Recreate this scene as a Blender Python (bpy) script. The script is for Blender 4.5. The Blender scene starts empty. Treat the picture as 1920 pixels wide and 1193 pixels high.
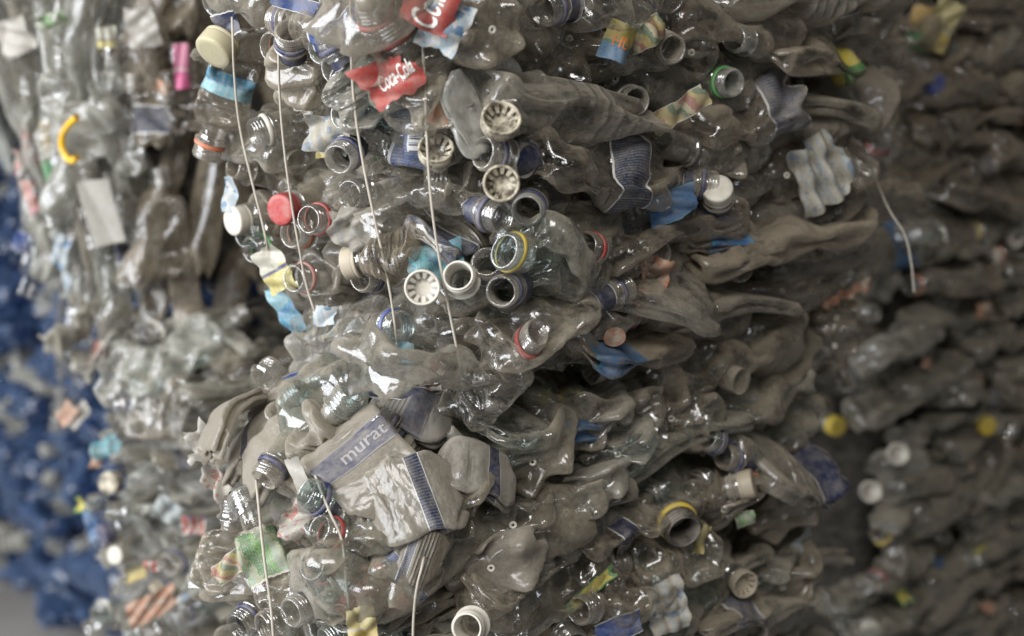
import bpy, bmesh, math, random, time
import numpy as np
from mathutils import Vector, Matrix, Quaternion
from mathutils.bvhtree import BVHTree
T00 = time.time()
rnd = random.Random(11)
nprng = np.random.default_rng(7)
scene = bpy.context.scene
COL = scene.collection
R = math.radians

# ------------------------------------------------------------------ crushing
NU = 44
NB, NS, NH = 12, 40, 12
NV = NB + NS + NH
STYLES = {  # radius, length, shoulder length, rib count, rib depth, foot depth (mm)
    'soda':   (33, 185, 72, 0, 0, .5),
    'water':  (32, 180, 48, 7, 2.2, .16),
    'big':    (45, 270, 90, 0, 0, .5),
    'smooth': (30, 200, 80, 0, 0, .20),
    'ribbed': (40, 230, 60, 8, 3.8, .24),
}
def rest_bottle(style, rot):
    Rr, L, sh, nr, ra, foot = STYLES[style]
    th = np.linspace(0, 2*np.pi, NU, endpoint=False)
    X = np.zeros((NV, NU, 3))
    lob = (0.5 + 0.5*np.cos(5*(th+rot)))**1.3
    s = np.linspace(0.02, 1, NB)
    for i in range(NB):
        r = Rr*np.sin(s[i]*np.pi/2)**0.92
        z = 0.5*Rr*(1-np.cos(s[i]*np.pi/2))
        bump = math.exp(-((s[i]-.6)/.22)**2)
        zz = z - foot*Rr*bump*lob + 2.0*math.exp(-(s[i]/.09)**2)
        rr = r*(1-0.10*bump*(1-lob))
        X[i,:,0] = rr*np.cos(th); X[i,:,1] = rr*np.sin(th); X[i,:,2] = zz + foot*Rr*.6
    z0 = X[NB-1,:,2].mean()
    z1 = L-sh
    zs = np.linspace(z0, z1, NS+1)[1:]
    for k in range(NS):
        f = (zs[k]-z0)/(z1-z0)
        r = Rr
        if nr: r = Rr - ra*max(0, math.cos(2*np.pi*nr*f))**2*min(1, 6*f)
        else: r = Rr*(1-0.06*math.exp(-((f-.45)/.16)**2))
        X[NB+k,:,0] = r*np.cos(th); X[NB+k,:,1] = r*np.sin(th); X[NB+k,:,2] = zs[k]
    for k in range(NH):
        f = (k+1)/NH
        g_ = min(1., f/.78)
        r = 14.0 + (Rr-14.0)*(0.5+0.5*math.cos(math.pi*g_**1.1)) - (1.2*(f-.78)/.22 if f > .78 else 0)
        if f > .78: f = .70+.30*(f-.78)/.22+.0
        else: f = f/.78*.70
        X[NB+NS+k,:,0] = r*np.cos(th); X[NB+NS+k,:,1] = r*np.sin(th); X[NB+NS+k,:,2] = z1 + sh*f
    return X

def crush(specs):
    """press a batch of thin PET shells flat between bumpy jaws (position based dynamics)"""
    K = len(specs)
    X = np.stack([rest_bottle(s['style'], s['rot']) for s in specs])
    Rr = np.array([STYLES[s['style']][0] for s in specs])[:,None,None].astype(float)
    L = X[:,-1,:,2].mean(axis=1)[:,None,None]
    T = np.array([s['t'] for s in specs])[:,None,None].astype(float)
    AM = np.array([s.get('amp',1.) for s in specs])[:,None,None]
    AX = np.array([s['ax'] for s in specs])[:,None,None]
    WL = np.array([s['w'] for s in specs])[:,None,None]
    seeds = [np.random.default_rng(s['seed']) for s in specs]
    def field(scale, n=7):
        fx = np.stack([g.normal(0, 1/scale, n) for g in seeds]); fz = np.stack([g.normal(0, 1/scale, n) for g in seeds])
        ph = np.stack([g.uniform(0, 6.28, n) for g in seeds]); am = np.stack([g.uniform(.5, 1, n) for g in seeds])
        am = am/np.sqrt((am**2).sum(1, keepdims=True)/2)
        def f(x, z):
            o = np.zeros_like(x)
            for k in range(n):
                o += am[:,k][:,None,None]*np.sin(fx[:,k][:,None,None]*x + fz[:,k][:,None,None]*z + ph[:,k][:,None,None])
            return o
        return f
    fc, fh, fl = field(40.), field(16.), field(55.)
    fams = []
    for dv, du, k in ((0,1,1.),(1,0,1.),(1,1,.8),(1,-1,.8),(0,2,.26),(2,0,.26)):
        B = np.roll(X[:,dv:], -du, axis=2); A = X[:,:NV-dv]
        fams.append((dv, du, k, np.linalg.norm(B-A, axis=3)))
    sgn = np.where(np.sin(np.linspace(0, 2*np.pi, NU, endpoint=False)) >= 0, 1., -1.)[None,None,:]
    top = X[:,-4:].copy()
    X[...,1] += nprng.normal(0, .5, X.shape[:3]); X[...,0] += nprng.normal(0, .5, X.shape[:3])
    NST = 80
    for st in range(NST+12):
        f = min(1., (st+1)/NST); f = f*f*(3-2*f)
        t = 2*Rr + (T-2*Rr)*f
        for it in range(7):
            D = np.zeros_like(X)
            for dv, du, k, L0 in fams:
                B = np.roll(X[:,dv:], -du, axis=2); A = X[:,:NV-dv]
                d = B-A; ln = np.sqrt((d*d).sum(3))+1e-6
                w = 0.5*k*(1-L0/ln)
                if k < .5: w = np.minimum(w, 0)
                c = d*w[...,None]
                D[:,:NV-dv] += c; D[:,dv:] -= np.roll(c, du, axis=2)
            X += D*0.42
            x, z = X[...,0], X[...,2]
            zt = np.clip((L*(1-(1-AX)*f)-z)/40, 0, 1)
            cc = fc(x, z)*T*.27*f*zt*AM
            hh = t*.5*(1+.48*f*AM*fh(x, z)); hh = np.maximum(hh, 2.2)*(1+.85*f*AM*np.exp(-(z/(Rr*.75))**2))
            hh = np.maximum(hh, (1-zt**.7)*13.5)
            y = X[...,1]
            y = np.clip(y, cc-hh, cc+hh)
            y = np.where(sgn > 0, np.maximum(y, cc-hh*.15), np.minimum(y, cc+hh*.15))
            X[...,1] = y
            wl = Rr*(1+(WL-1)*f)*(1+.12*f*fl(z, z*.6))
            X[...,0] = np.clip(x, -wl, wl)
            X[...,2] = np.maximum(z, 0)
            tt = top.copy(); tt[...,2] -= L*(1-AX)*f
            X[:,-4:] = tt
    for _ in range(1):
        Y = X.copy()
        Y[:,1:-4] += .2*(np.roll(X,1,2)+np.roll(X,-1,2)-2*X)[:,1:-4]*.5 + .2*(X[:,2:]+X[:,:-2]-2*X[:,1:-1])[:,:-3]*.5
        X = Y
    for i, s in enumerate(specs):      # the flattest ones are bent over the shoulder of their bale
        if s['cls'] == 'x':
            Lz = X[i,-1,:,2].mean(); q = (X[i,...,2]-Lz*.5)/(Lz*.5); X[i,...,1] -= 30*q*q*Lz/270
    # sharp folds where the plastic buckled for good
    du = np.roll(X, -1, 2)-np.roll(X, 1, 2); dv = np.zeros_like(X); dv[:,1:-1] = X[:,2:]-X[:,:-2]; dv[:,0] = X[:,1]-X[:,0]; dv[:,-1] = X[:,-1]-X[:,-2]
    n = np.cross(du, dv); n /= np.linalg.norm(n, axis=3, keepdims=True)+1e-9
    x, y, z = X[...,0], X[...,1], X[...,2]
    h = np.zeros_like(x)
    for k in range(5):
        kx, ky, kz = (np.array([g.normal(0, .055) for g in seeds])[:,None,None] for _ in range(3))
        ph = np.array([g.uniform(0, 6.28) for g in seeds])[:,None,None]
        h += np.array([g.uniform(.4, 1) for g in seeds])[:,None,None]*(np.abs(np.sin(kx*x+ky*y*2+kz*z+ph))-.6)
    fade = np.clip((X[:,-5,:,2].mean(axis=1)[:,None,None]-z)/30, 0, 1)*np.clip(z/16, .15, 1)
    X = X + n*(h*np.minimum(1., AM*1.1)*fade)[...,None]
    return X*0.001

def grid_faces(nv, nu, wrap=True):
    F = []
    for i in range(nv-1):
        for j in range(nu if wrap else nu-1):
            k = (j+1) % nu
            F.append((i*nu+j, i*nu+k, (i+1)*nu+k, (i+1)*nu+j))
    return F
GF = grid_faces(NV, NU)
def mesh_from(name, V, F, mats, smooth=True, uv=None, mi=None):
    me = bpy.data.meshes.new(name)
    V = np.asarray(V, dtype=np.float32).reshape(-1,3)
    me.from_pydata(V.tolist(), [], F)
    for m in (mats if isinstance(mats, (list, tuple)) else [mats]): me.materials.append(m)
    if smooth: me.polygons.foreach_set('use_smooth', [True]*len(me.polygons))
    if mi is not None: me.polygons.foreach_set('material_index', mi)
    if uv is not None:
        ul = me.uv_layers.new(name='UVMap')
        idx = np.zeros(len(me.loops), dtype=np.int32); me.loops.foreach_get('vertex_index', idx)
        ul.data.foreach_set('uv', np.asarray(uv, dtype=np.float32)[idx].ravel())
    me.update()
    return me

# ------------------------------------------------------------------ materials
class NT:
    def __init__(s, name):
        s.m = bpy.data.materials.new(name); s.m.use_nodes = True
        s.t = s.m.node_tree; s.t.nodes.clear()
        s.out = s.t.nodes.new('ShaderNodeOutputMaterial')
    def n(s, typ, **kw):
        nd = s.t.nodes.new('ShaderNode'+typ)
        for k, v in kw.items():
            if k.startswith('_'): setattr(nd, k[1:], v)
            else:
                key = int(k[1:]) if k[0] == 'i' and k[1:].isdigit() else k.replace('__', ' ')
                if hasattr(v, 'is_output') or isinstance(v, bpy.types.NodeSocket): s.t.links.new(v, nd.inputs[key])
                else: nd.inputs[key].default_value = v
        return nd
    def math(s, op, a, b=0., c=None, clamp=False):
        nd = s.t.nodes.new('ShaderNodeMath'); nd.operation = op; nd.use_clamp = clamp
        for i, v in enumerate((a, b, c)):
            if v is None: continue
            if isinstance(v, bpy.types.NodeSocket): s.t.links.new(v, nd.inputs[i])
            else: nd.inputs[i].default_value = v
        return nd.outputs[0]
    def ramp(s, fac, stops):
        nd = s.t.nodes.new('ShaderNodeValToRGB'); s.t.links.new(fac, nd.inputs[0])
        e = nd.color_ramp.elements
        while len(e) < len(stops): e.new(0.5)
        for k, (p, c) in enumerate(stops):
            e[k].position = p; e[k].color = (c,c,c,1) if not hasattr(c, '__len__') else tuple(c)+(1,)
        return nd.outputs[0]
    def mixc(s, fac, a, b, typ='MIX'):
        nd = s.t.nodes.new('ShaderNodeMix'); nd.data_type = 'RGBA'; nd.blend_type = typ
        for i, v in ((0, fac), (6, a), (7, b)):
            if isinstance(v, bpy.types.NodeSocket): s.t.links.new(v, nd.inputs[i])
            elif i == 0: nd.inputs[i].default_value = v
            else: nd.inputs[i].default_value = tuple(v)+(1,) if len(v) == 3 else v
        return nd.outputs[2]
    def mixs(s, fac, a, b):
        nd = s.t.nodes.new('ShaderNodeMixShader')
        if isinstance(fac, bpy.types.NodeSocket): s.t.links.new(fac, nd.inputs[0])
        else: nd.inputs[0].default_value = fac
        s.t.links.new(a, nd.inputs[1]); s.t.links.new(b, nd.inputs[2])
        return nd.outputs[0]
    def done(s, sh):
        s.t.links.new(sh, s.out.inputs[0]); return s.m

def pet(name, dust=.3, tint=(.96,.96,.945), dcol=(.34,.31,.265), rough=.1, up=.35, grime=.12, spec=1.5, coat=.5, smear=1.6):
    """thin clear plastic under a film of dust: see-through where clean, matt where dusty"""
    s = NT(name)
    oi = s.n('ObjectInfo'); tc = s.n('TexCoord'); geo = s.n('NewGeometry')
    off = s.math('MULTIPLY', oi.outputs['Random'], 37.)
    vec = s.n('VectorMath', _operation='ADD', i0=tc.outputs['Object'], i1=s.n('CombineXYZ', X=off, Y=off, Z=off).outputs[0]).outputs[0]
    na = s.n('SeparateColor', Color=s.n('TexNoise', Vector=vec, Scale=28., Detail=3., Roughness=.64).outputs['Color'])
    n1, g = na.outputs[0], na.outputs[1]
    n2 = s.n('TexNoise', Vector=vec, Scale=230., Detail=2., Roughness=.8).outputs[0]
    nz = s.n('SeparateXYZ', Vector=geo.outputs['Normal']).outputs[2]
    upf = s.math('MULTIPLY', s.math('ABSOLUTE', nz), up)           # dust lies on what faces up
    upf = s.math('MULTIPLY', upf, s.math('GREATER_THAN', nz, -2.))
    a = s.math('MULTIPLY_ADD', s.math('SUBTRACT', n1, .5), smear, dust)
    a = s.math('MULTIPLY_ADD', s.math('SUBTRACT', n2, .5), .5, a)
    a = s.math('ADD', a, upf)
    a = s.math('MULTIPLY_ADD', s.math('SUBTRACT', oi.outputs['Random'], .5), .42, a)
    a = s.math('MULTIPLY_ADD', s.math('SUBTRACT', geo.outputs['Pointiness'], .5), 1.1, a)
    d = s.math('MINIMUM', s.math('MAXIMUM', a, .04), .96)
    cs = s.math('ABSOLUTE', s.n('VectorMath', _operation='DOT_PRODUCT', i0=geo.outputs['Normal'], i1=geo.outputs['Incoming']).outputs['Value'])
    d = s.math('SUBTRACT', 1., s.math('POWER', s.math('SUBTRACT', 1., d), s.math('DIVIDE', 1., s.math('MAXIMUM', cs, .3))))   # a film of dust is longer to look through at a slant
    gm = s.ramp(g, [(.56, 0.), (.72, 1.)])
    dc = s.mixc(n2, [c*.78 for c in dcol], [min(1, c*1.2) for c in dcol])
    r2 = s.math('FRACT', s.math('MULTIPLY', oi.outputs['Random'], 7.13)); r3 = s.math('FRACT', s.math('MULTIPLY', oi.outputs['Random'], 13.7))
    dc = s.mixc(r2, dc, s.mixc(r3, [dcol[0]*.66, dcol[1]*.62, dcol[2]*.55], [dcol[0]*.98, dcol[1]*1.05, dcol[2]*1.16]))
    dc = s.mixc(s.math('MULTIPLY', gm, grime*3), dc, (.09,.068,.046))
    d = s.math('MAXIMUM', d, s.math('MULTIPLY', gm, grime*4), clamp=True)
    rg = s.math('ABSOLUTE', s.math('SUBTRACT', s.n('TexNoise', Vector=vec, Scale=48., Detail=1., Roughness=.45).outputs[0], .5))
    bmp = s.n('Bump', Strength=.6, Distance=.0035, Height=rg).outputs[0]
    oz = s.n('SeparateXYZ', Vector=tc.outputs['Object']).outputs[2]      # moulded rings round the body of some bottles
    rib = s.math('POWER', s.math('MULTIPLY_ADD', s.math('COSINE', s.math('MULTIPLY', oz, 2*math.pi/.0125)), .5, .5), 3.)
    rib = s.math('MULTIPLY', rib, s.math('MULTIPLY', s.math('GREATER_THAN', oz, .045), s.math('LESS_THAN', oz, .128)))
    rib = s.math('MULTIPLY', rib, s.math('GREATER_THAN', r2, .5))
    bmp = s.n('Bump', Strength=.75, Distance=.0022, Height=rib, Normal=bmp).outputs[0]
    ior = s.math('MULTIPLY_ADD', geo.outputs['Backfacing'], 1/spec-spec, spec)
    fr = s.n('Fresnel', IOR=ior, Normal=bmp).outputs[0]
    fr = s.math('MINIMUM', s.math('MULTIPLY', fr, 1.7), .95)
    tr = s.n('BsdfTransparent', Color=s.mixc(s.math('MULTIPLY', s.math('GREATER_THAN', r3, .78), .8), tint, [tint[0]*.86, tint[1]*.96, tint[2]*.98])).outputs[0]
    gl = s.n('BsdfGlossy', Color=(.95,.96,1,1), Roughness=rough, Normal=bmp).outputs[0]
    clear = s.mixs(fr, tr, gl)
    df = s.n('BsdfDiffuse', Color=dc, Roughness=.6, Normal=bmp).outputs[0]
    tl = s.n('BsdfTranslucent', Color=dc).outputs[0]
    ds = s.mixs(.46, df, tl)
    gl2 = s.n('BsdfGlossy', Color=(.9,.92,1,1), Roughness=.32, Normal=bmp).outputs[0]
    ds = s.mixs(s.math('MULTIPLY', fr, coat), ds, gl2)
    return s.done(s.mixs(d, clear, ds))

def solid(name, col, rough=.45, dust=.25, dcol=(.3,.27,.23), transl=0., spec=.4, con=1.6):
    """opaque plastic or paper with uneven dust on it"""
    s = NT(name)
    oi = s.n('ObjectInfo'); tc = s.n('TexCoord')
    off = s.math('MULTIPLY', oi.outputs['Random'], 31.)
    vec = s.n('VectorMath', _operation='ADD', i0=tc.outputs['Object'], i1=s.n('CombineXYZ', X=off, Y=off, Z=off).outputs[0]).outputs[0]
    n1 = s.n('TexNoise', Vector=vec, Scale=70., Detail=6., Roughness=.7).outputs[0]
    n2 = s.n('TexNoise', Vector=vec, Scale=700., Detail=3., Roughness=.7).outputs[0]
    f = s.math('ADD', s.math('MULTIPLY_ADD', s.math('SUBTRACT', n1, .5), con, dust), s.math('MULTIPLY', s.math('SUBTRACT', n2, .5), .5), clamp=True)
    c = s.mixc(f, col, dcol)
    bs = s.n('BsdfPrincipled', Base__Color=c, Roughness=s.math('MULTIPLY_ADD', f, .35, rough, clamp=True))
    bs.inputs['Specular IOR Level'].default_value = spec
    sh = bs.outputs[0]
    if transl:
        sh = s.mixs(transl, sh, s.n('BsdfTranslucent', Color=c).outputs[0])
    return s.done(sh)

def lathe(profile, nu=40):
    V = []
    for r, z in profile:
        for j in range(nu):
            a = 2*math.pi*j/nu
            V.append((r*math.cos(a), r*math.sin(a), z))
    return np.array(V), grid_faces(len(profile), nu)

def neck_geo():
    nu = 44
    prof = [(12.4,-3),(12.6,0),(12.8,1.8),(15.6,2.3),(16,2.9),(15.6,3.6),(13.0,4.1),(12.9,9.6)]
    prof += [(12.9, 9.6+.45*k) for k in range(1, 23)]
    prof += [(12.8,20.3),(12.6,21),(12.1,21.4),(11.3,21.2),(10.9,20.4),(10.7,14),(10.6,6),(10.6,0),(11.6,-3)]
    V, F = lathe(prof, nu)
    V = V.reshape(len(prof), nu, 3)
    for i, (r, z) in enumerate(prof):
        if 9.7 < z < 19.6 and r > 12.85 and i < 32:
            for j in range(nu):
                ph = (z-10.6)/3.0 - j/nu
                b = max(0, math.cos(2*math.pi*ph))**1.6*1.25*min(1, (z-9.6)/1.2)*min(1, (19.8-z)/1.2)
                a = 2*math.pi*j/nu
                V[i,j] = ((r+b)*math.cos(a), (r+b)*math.sin(a), z)
    return V*.001, F
def ring_geo():
    prof = [(13.3,4.6),(14.7,4.4),(15.4,4.9),(15.5,6.6),(15.2,8.3),(14.5,8.9),(13.5,8.8)]
    V, F = lathe(prof, 44); return V*.001, F
def cap_geo():
    nu = 72
    prof = [(12.2,9.5),(14.6,9.4),(14.9,10),(14.9,12.2),(14.3,12.5),(14.9,12.8),(15,14),(15,22),(14.7,23.4),(13.6,24.2),(10,24.3),(.3,24.3)]
    V, F = lathe(prof, nu); V = V.reshape(len(prof), nu, 3)
    for i, (r, z) in enumerate(prof):
        if 5 <= i <= 8: V[i,::2,:2] *= .965
    return V*.001, F
def shoe_cap_geo():      # a cap seen from inside: skirt, floor
    nu = 72
    prof = [(.3,1.6),(11.9,1.6),(12.3,3),(12.3,9),(12.9,11.4),(13.7,11.8),(14.8,11.2),(15,9.5),(14.4,9.1),(15,8.7),(15,2),(14.4,.4),(13,0),(.3,0)]
    V, F = lathe(prof, nu); V = V.reshape(len(prof), nu, 3)
    for i in (9,10,11): V[i,::2,:2] *= .97
    return V*.001, F
def fins_geo(n=11):
    V, F = [], []
    for k in range(n):
        a = 2*math.pi*k/n
        ca, sa = math.cos(a), math.sin(a)
        for (r, w, z) in ((12.4,1.9,10.4),(12.4,1.9,9.2),(7.4,1.2,5.2),(7.2,1.2,6.2)):
            for sg in (-1,1):
                V.append((r*ca-sg*w*sa, r*sa+sg*w*ca, z))
        b = k*8
        F += [(b,b+1,b+7,b+6),(b+2,b+4,b+5,b+3),(b,b+6,b+4,b+2),(b+1,b+3,b+5,b+7),(b+6,b+7,b+5,b+4),(b,b+2,b+3,b+1)]
    return np.array(V)*.001, F

def gate_geo():
    prof = [(1.2,.2),(1.6,-.6),(2.6,-.9),(3.4,-.6),(3.7,.3)]
    V, F = lathe(prof, 16); return V*.001, F
# ------------------------------------------------------------------ camera
CAMZ, PITCH, FPX = 1.5, R(15), 2667.
cdat = bpy.data.cameras.new('camera'); cam = bpy.data.objects.new('camera', cdat); COL.objects.link(cam)
cam.location = (0, 0, CAMZ); cam.rotation_euler = (R(90)-PITCH, 0, 0)
cdat.lens = 50; cdat.sensor_width = 36; cdat.clip_end = 100; cdat.clip_start = .05
cdat.dof.use_dof = True; cdat.dof.focus_distance = 1.24; cdat.dof.aperture_fstop = 3.0
scene.camera = cam
CO = Vector((0, 0, CAMZ)); CF = Vector((0, math.cos(PITCH), -math.sin(PITCH))); CU = Vector((0, math.sin(PITCH), math.cos(PITCH)))
CR = Vector((1, 0, 0))
def ray(px, py): return (CF + CR*((px-960)/FPX) - CU*((py-596.5)/FPX)).normalized()
def proj(p):
    v = p-CO; d = v.dot(CF)
    if d < .05: return (-9999, -9999, d)
    return (960+FPX*v.dot(CR)/d, 596.5-FPX*v.dot(CU)/d, d)

# ------------------------------------------------------------------ things
def link(name, data, parent=None, loc=None, mat=None):
    o = bpy.data.objects.new(name, data); COL.objects.link(o)
    if parent: o.parent = parent
    if mat is not None: o.matrix_world = mat
    elif loc is not None: o.location = loc
    return o
def tag(o, label, cat, group=None, kind=None):
    o['label'] = label; o['category'] = cat
    if group: o['group'] = group
    if kind: o['kind'] = kind
    return o

# ------------------------------------------------------------------ bales (rounded boxes that bulge between their ties)
class Bale:
    def __init__(s, key, corner, a, lr, ll, z0, z1, rad=.09, bulge=.025, shear=0., axis='r', tilt=0.):
        s.key, s.z0, s.z1 = key, z0, z1
        a = R(a); s.r = Vector((math.cos(a), math.sin(a), 0)); s.l = Vector((-math.sin(a), math.cos(a), 0))
        s.tilt = tilt
        s.ctr = Vector((corner[0], corner[1], (z0+z1)/2)) + s.r*lr/2 + s.l*ll/2
        s.h = Vector((lr/2, ll/2, (z1-z0)/2)); s.rad, s.bulge, s.shear = rad, bulge, shear
        s.axis = axis
        n = 22; V, F = [], []; idx = {}
        def vid(p):
            k = tuple(round(c, 5) for c in p)
            if k not in idx: idx[k] = len(V); V.append(p)
            return idx[k]
        for ax in range(3):
            for sg in (-1, 1):
                for i in range(n):
                    for j in range(n):
                        q = []
                        for (u, v) in ((i,j),(i+1,j),(i+1,j+1),(i,j+1)):
                            p = [0,0,0]; p[ax] = sg; p[(ax+1)%3] = math.tan((2*u/n-1)*.7)/math.tan(.7); p[(ax+2)%3] = math.tan((2*v/n-1)*.7)/math.tan(.7)
                            q.append(vid(tuple(p)))
                        F.append(q if sg > 0 else q[::-1])
        s.unit = V; s.F = F
        s.V = [s.place(Vector(p), 0) for p in V]
        s.bvh = BVHTree.FromPolygons(s.V, F)
    def place(s, p, inset):
        h = s.h
        q = Vector((p.x*h.x, p.y*h.y, p.z*h.z)); rr = min(s.rad, h.x*.9, h.y*.9)
        inner = Vector([max(-(h[i]-rr), min(h[i]-rr, q[i])) for i in range(3)])
        d = q-inner
        out = d.normalized() if d.length > 1e-6 else Vector((0,0,0))
        q = inner + out*(rr-inset)
        b = s.bulge
        q += out*b*max(0, (1-p.z**2))*(.4+.6*max(0, 1-min(abs(p.x), abs(p.y))**2))
        w = s.ctr + s.r*q.x + s.l*q.y + Vector((0,0,q.z))
        w.x -= s.shear*(w.z-1.275)*max(0, 1-(q.x+h.x)/.55)
        return w
    def hit(s, px, py):
        d = ray(px, py)
        loc, nrm, i, dist = s.bvh.ray_cast(CO, d)
        if loc is None:
            # past the silhouette: the closest point of the bale to the line of sight
            best = None
            for k in range(60):
                p = CO + d*(.8+.05*k); l2, n2, i2, ds = s.bvh.find_nearest(p)
                if best is None or ds < best[0]: best = (ds, p, n2)
            return best[1], best[2]
        return loc, nrm
    def pt(s, px, py, dd=0.):
        loc, n = s.hit(px, py)
        return CO + (loc-CO) + ray(px, py)*dd
    def surf(s, p):
        l, n, i, d = s.bvh.find_nearest(p); return l, n
    def inside(s, p):
        l, n, i, d = s.bvh.find_nearest(p); return (p-l).dot(n) < 0

B = {}
def mkbale(*a, **k): B[a[0]] = Bale(*a, **k)
mkbale('main', (-.055, 1.155), 42, .66, .36, 1.085, 1.98, rad=.085, bulge=.02, shear=.09)
mkbale('low', (-.118, 1.068), 42, .65, .30, .12, 1.10, rad=.12, bulge=.03, tilt=.16)
mkbale('leftup', (-.485, 1.78), 42, .80, .36, .965, 1.95, rad=.13, bulge=.04, axis='z')
mkbale('leftlow', (-.37, 1.62), 42, .60, .40, .02, 1.02, rad=.14, bulge=.04)
mkbale('right', (.55, 1.93), 42, 1.0, .55, 1.12, 2.0, rad=.07, bulge=.03)
mkbale('rightlow', (.52, 1.93), 42, 1.1, .55, .02, 1.10, rad=.07, bulge=.03)
mkbale('rear', (-.075, 1.80), 42, .53, .4, .02, 1.10, rad=.06, bulge=.02)  # extra bale added behind the right gap to keep it dark
mkbale('blue', (-.66, 2.54), 42, .8, 1.5, 0, 1.12, rad=.1, bulge=.04)
mkbale('blueup', (-1.0, 2.55), 42, .8, 1.2, 1.14, 1.92, rad=.1, bulge=.04, axis='z')
BN = {'main': 'upper middle bale', 'low': 'lower middle bale', 'leftup': 'upper left bale', 'leftlow': 'lower left bale',
      'right': 'upper right bale', 'rightlow': 'lower right bale', 'blue': 'blue bale', 'rear': 'added bale darkening the gap', 'blueup': 'rear left bale'}

# ------------------------------------------------------------------ library of crushed bottles
SPEC = []
for st in ('soda','water','big','smooth','ribbed'):
    for cls, ts, n in (('f', (16, 23), 3), ('m', (27, 36), 3), ('r', (40, 50), 1), ('o', (58, 66), 2 if st in ('big','soda') else 0), ('x', (13, 17), 3 if st in ('big','soda') else 0)):
        for k in range(n):
            SPEC.append(dict(style=st, cls=cls, rot=rnd.uniform(0,6), t=rnd.uniform(*ts)*(1.25 if st in ('big','ribbed') else 1), ax=rnd.uniform(.87,.97) if cls in 'fm' else .95, amp={'x':.22,'o':.3}.get(cls, 1.),
                             w={'x':1.6,'o':1.04}.get(cls, rnd.uniform(1.02,1.32)), seed=rnd.randrange(10**6)))
LIBX = crush(SPEC)
print('crushed', len(SPEC), round(time.time()-T00, 1))

# plastics
PM = {
 'clean': pet('clear_plastic', .10, dcol=(.47,.43,.35), rough=.13, up=.12, grime=.06),
 'mid':   pet('dusty_clear_plastic', .19, dcol=(.47,.42,.335), rough=.15, up=.18, grime=.1),
 'dusty': pet('thick_dust_plastic', .74, dcol=(.43,.395,.335), rough=.14, up=.2, grime=.03, coat=.32, smear=1.1),
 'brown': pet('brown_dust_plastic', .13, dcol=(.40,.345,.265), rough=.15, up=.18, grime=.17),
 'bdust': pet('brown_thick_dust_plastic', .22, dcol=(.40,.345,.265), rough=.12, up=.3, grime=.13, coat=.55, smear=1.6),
 'white': pet('milky_plastic', .56, dcol=(.56,.53,.46), rough=.12, up=.1, grime=.2, smear=1.5),
 'bluep': pet('blue_plastic', .42, tint=(.3,.45,.7), dcol=(.085,.15,.29), rough=.1, up=.2, grime=.05),
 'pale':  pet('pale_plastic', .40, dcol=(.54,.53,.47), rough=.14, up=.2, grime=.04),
}
NECKM = pet('neck_plastic', .14, dcol=(.5,.46,.39), rough=.05, up=.12, grime=.1, spec=1.85)
GATEM = solid('gate_whitening', (.62,.6,.54), .4, .1)
NECKW = solid('white_neck', (.6,.58,.52), .4, .2)
NECKD = solid('dark_neck', (.03,.028,.024), .4, .25)
RC = {'navy': (.012,.020,.085), 'blue': (.015,.05,.26), 'red': (.32,.018,.022), 'yellow': (.62,.46,.02), 'orange': (.48,.12,.04),
      'green': (.05,.32,.07), 'black': (.015,.015,.02), 'white': (.58,.56,.5), 'pale_yellow': (.42,.385,.25), 'pink': (.45,.2,.17), 'tan': (.36,.31,.22), 'cyan': (.06,.33,.55)}
RM = {k: solid(k+'_plastic', v,   .38, {'white':.3,'tan':.45}.get(k, .26)) for k, v in RC.items()}

nv_, nf_ = neck_geo(); rv_, rf_ = ring_geo(); cv_, cf_ = cap_geo(); sv_, sf_ = shoe_cap_geo(); fv_, ff_ = fins_geo()
ME_NECK = {'': mesh_from('neck', nv_, nf_, NECKM), 'w': mesh_from('neck', nv_, nf_, NECKW), 'd': mesh_from('neck', nv_, nf_, NECKD)}
ga_, gb_ = gate_geo(); ME_GATE = mesh_from('gate_mark', ga_, gb_, GATEM)
RM['dirty'] = solid('dirty_cap_plastic', (.46,.42,.33), .45, .46, dcol=(.05,.036,.024), con=5.)
ME_RING = {k: mesh_from('neck_ring', rv_, rf_, m) for k, m in RM.items()}
ME_CAP = {k: mesh_from('cap', cv_, cf_, m) for k, m in RM.items()}
ME_FCAP = {k: mesh_from('cap', sv_, sf_, m) for k, m in RM.items()}
ME_FINS = {k: mesh_from('fins', fv_, ff_, m, smooth=False) for k, m in RM.items()}

class Entry: pass
LIB = {}
for i, sp in enumerate(SPEC):
    e = Entry(); X = LIBX[i]
    e.S = X; e.style = sp['style']; e.cls = sp['cls']; e.len = float(X[-1,:,2].mean()); e.wid = float(np.ptp(X[:,:,0]))
    du = np.roll(X, -1, 1)-np.roll(X, 1, 1)
    dv = np.empty_like(X); dv[1:-1] = X[2:]-X[:-2]; dv[0] = X[1]-X[0]; dv[-1] = X[-1]-X[-2]
    n = np.cross(du, dv); ln = np.linalg.norm(n, axis=2, keepdims=True)+1e-12
    e.N = n/ln; e.me = {}; e.lab = {}
    LIB.setdefault((e.style, e.cls), []).append(e)
_pick = {}
def pick(style, cls):
    L = LIB[(style, cls)]; k = _pick.get((style, cls), 0); _pick[(style, cls)] = k+1
    return L[k % len(L)]
def body_mesh(e, mk):
    if mk not in e.me: e.me[mk] = mesh_from('body', e.S, GF, PM[mk])
    return e.me[mk]
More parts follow.
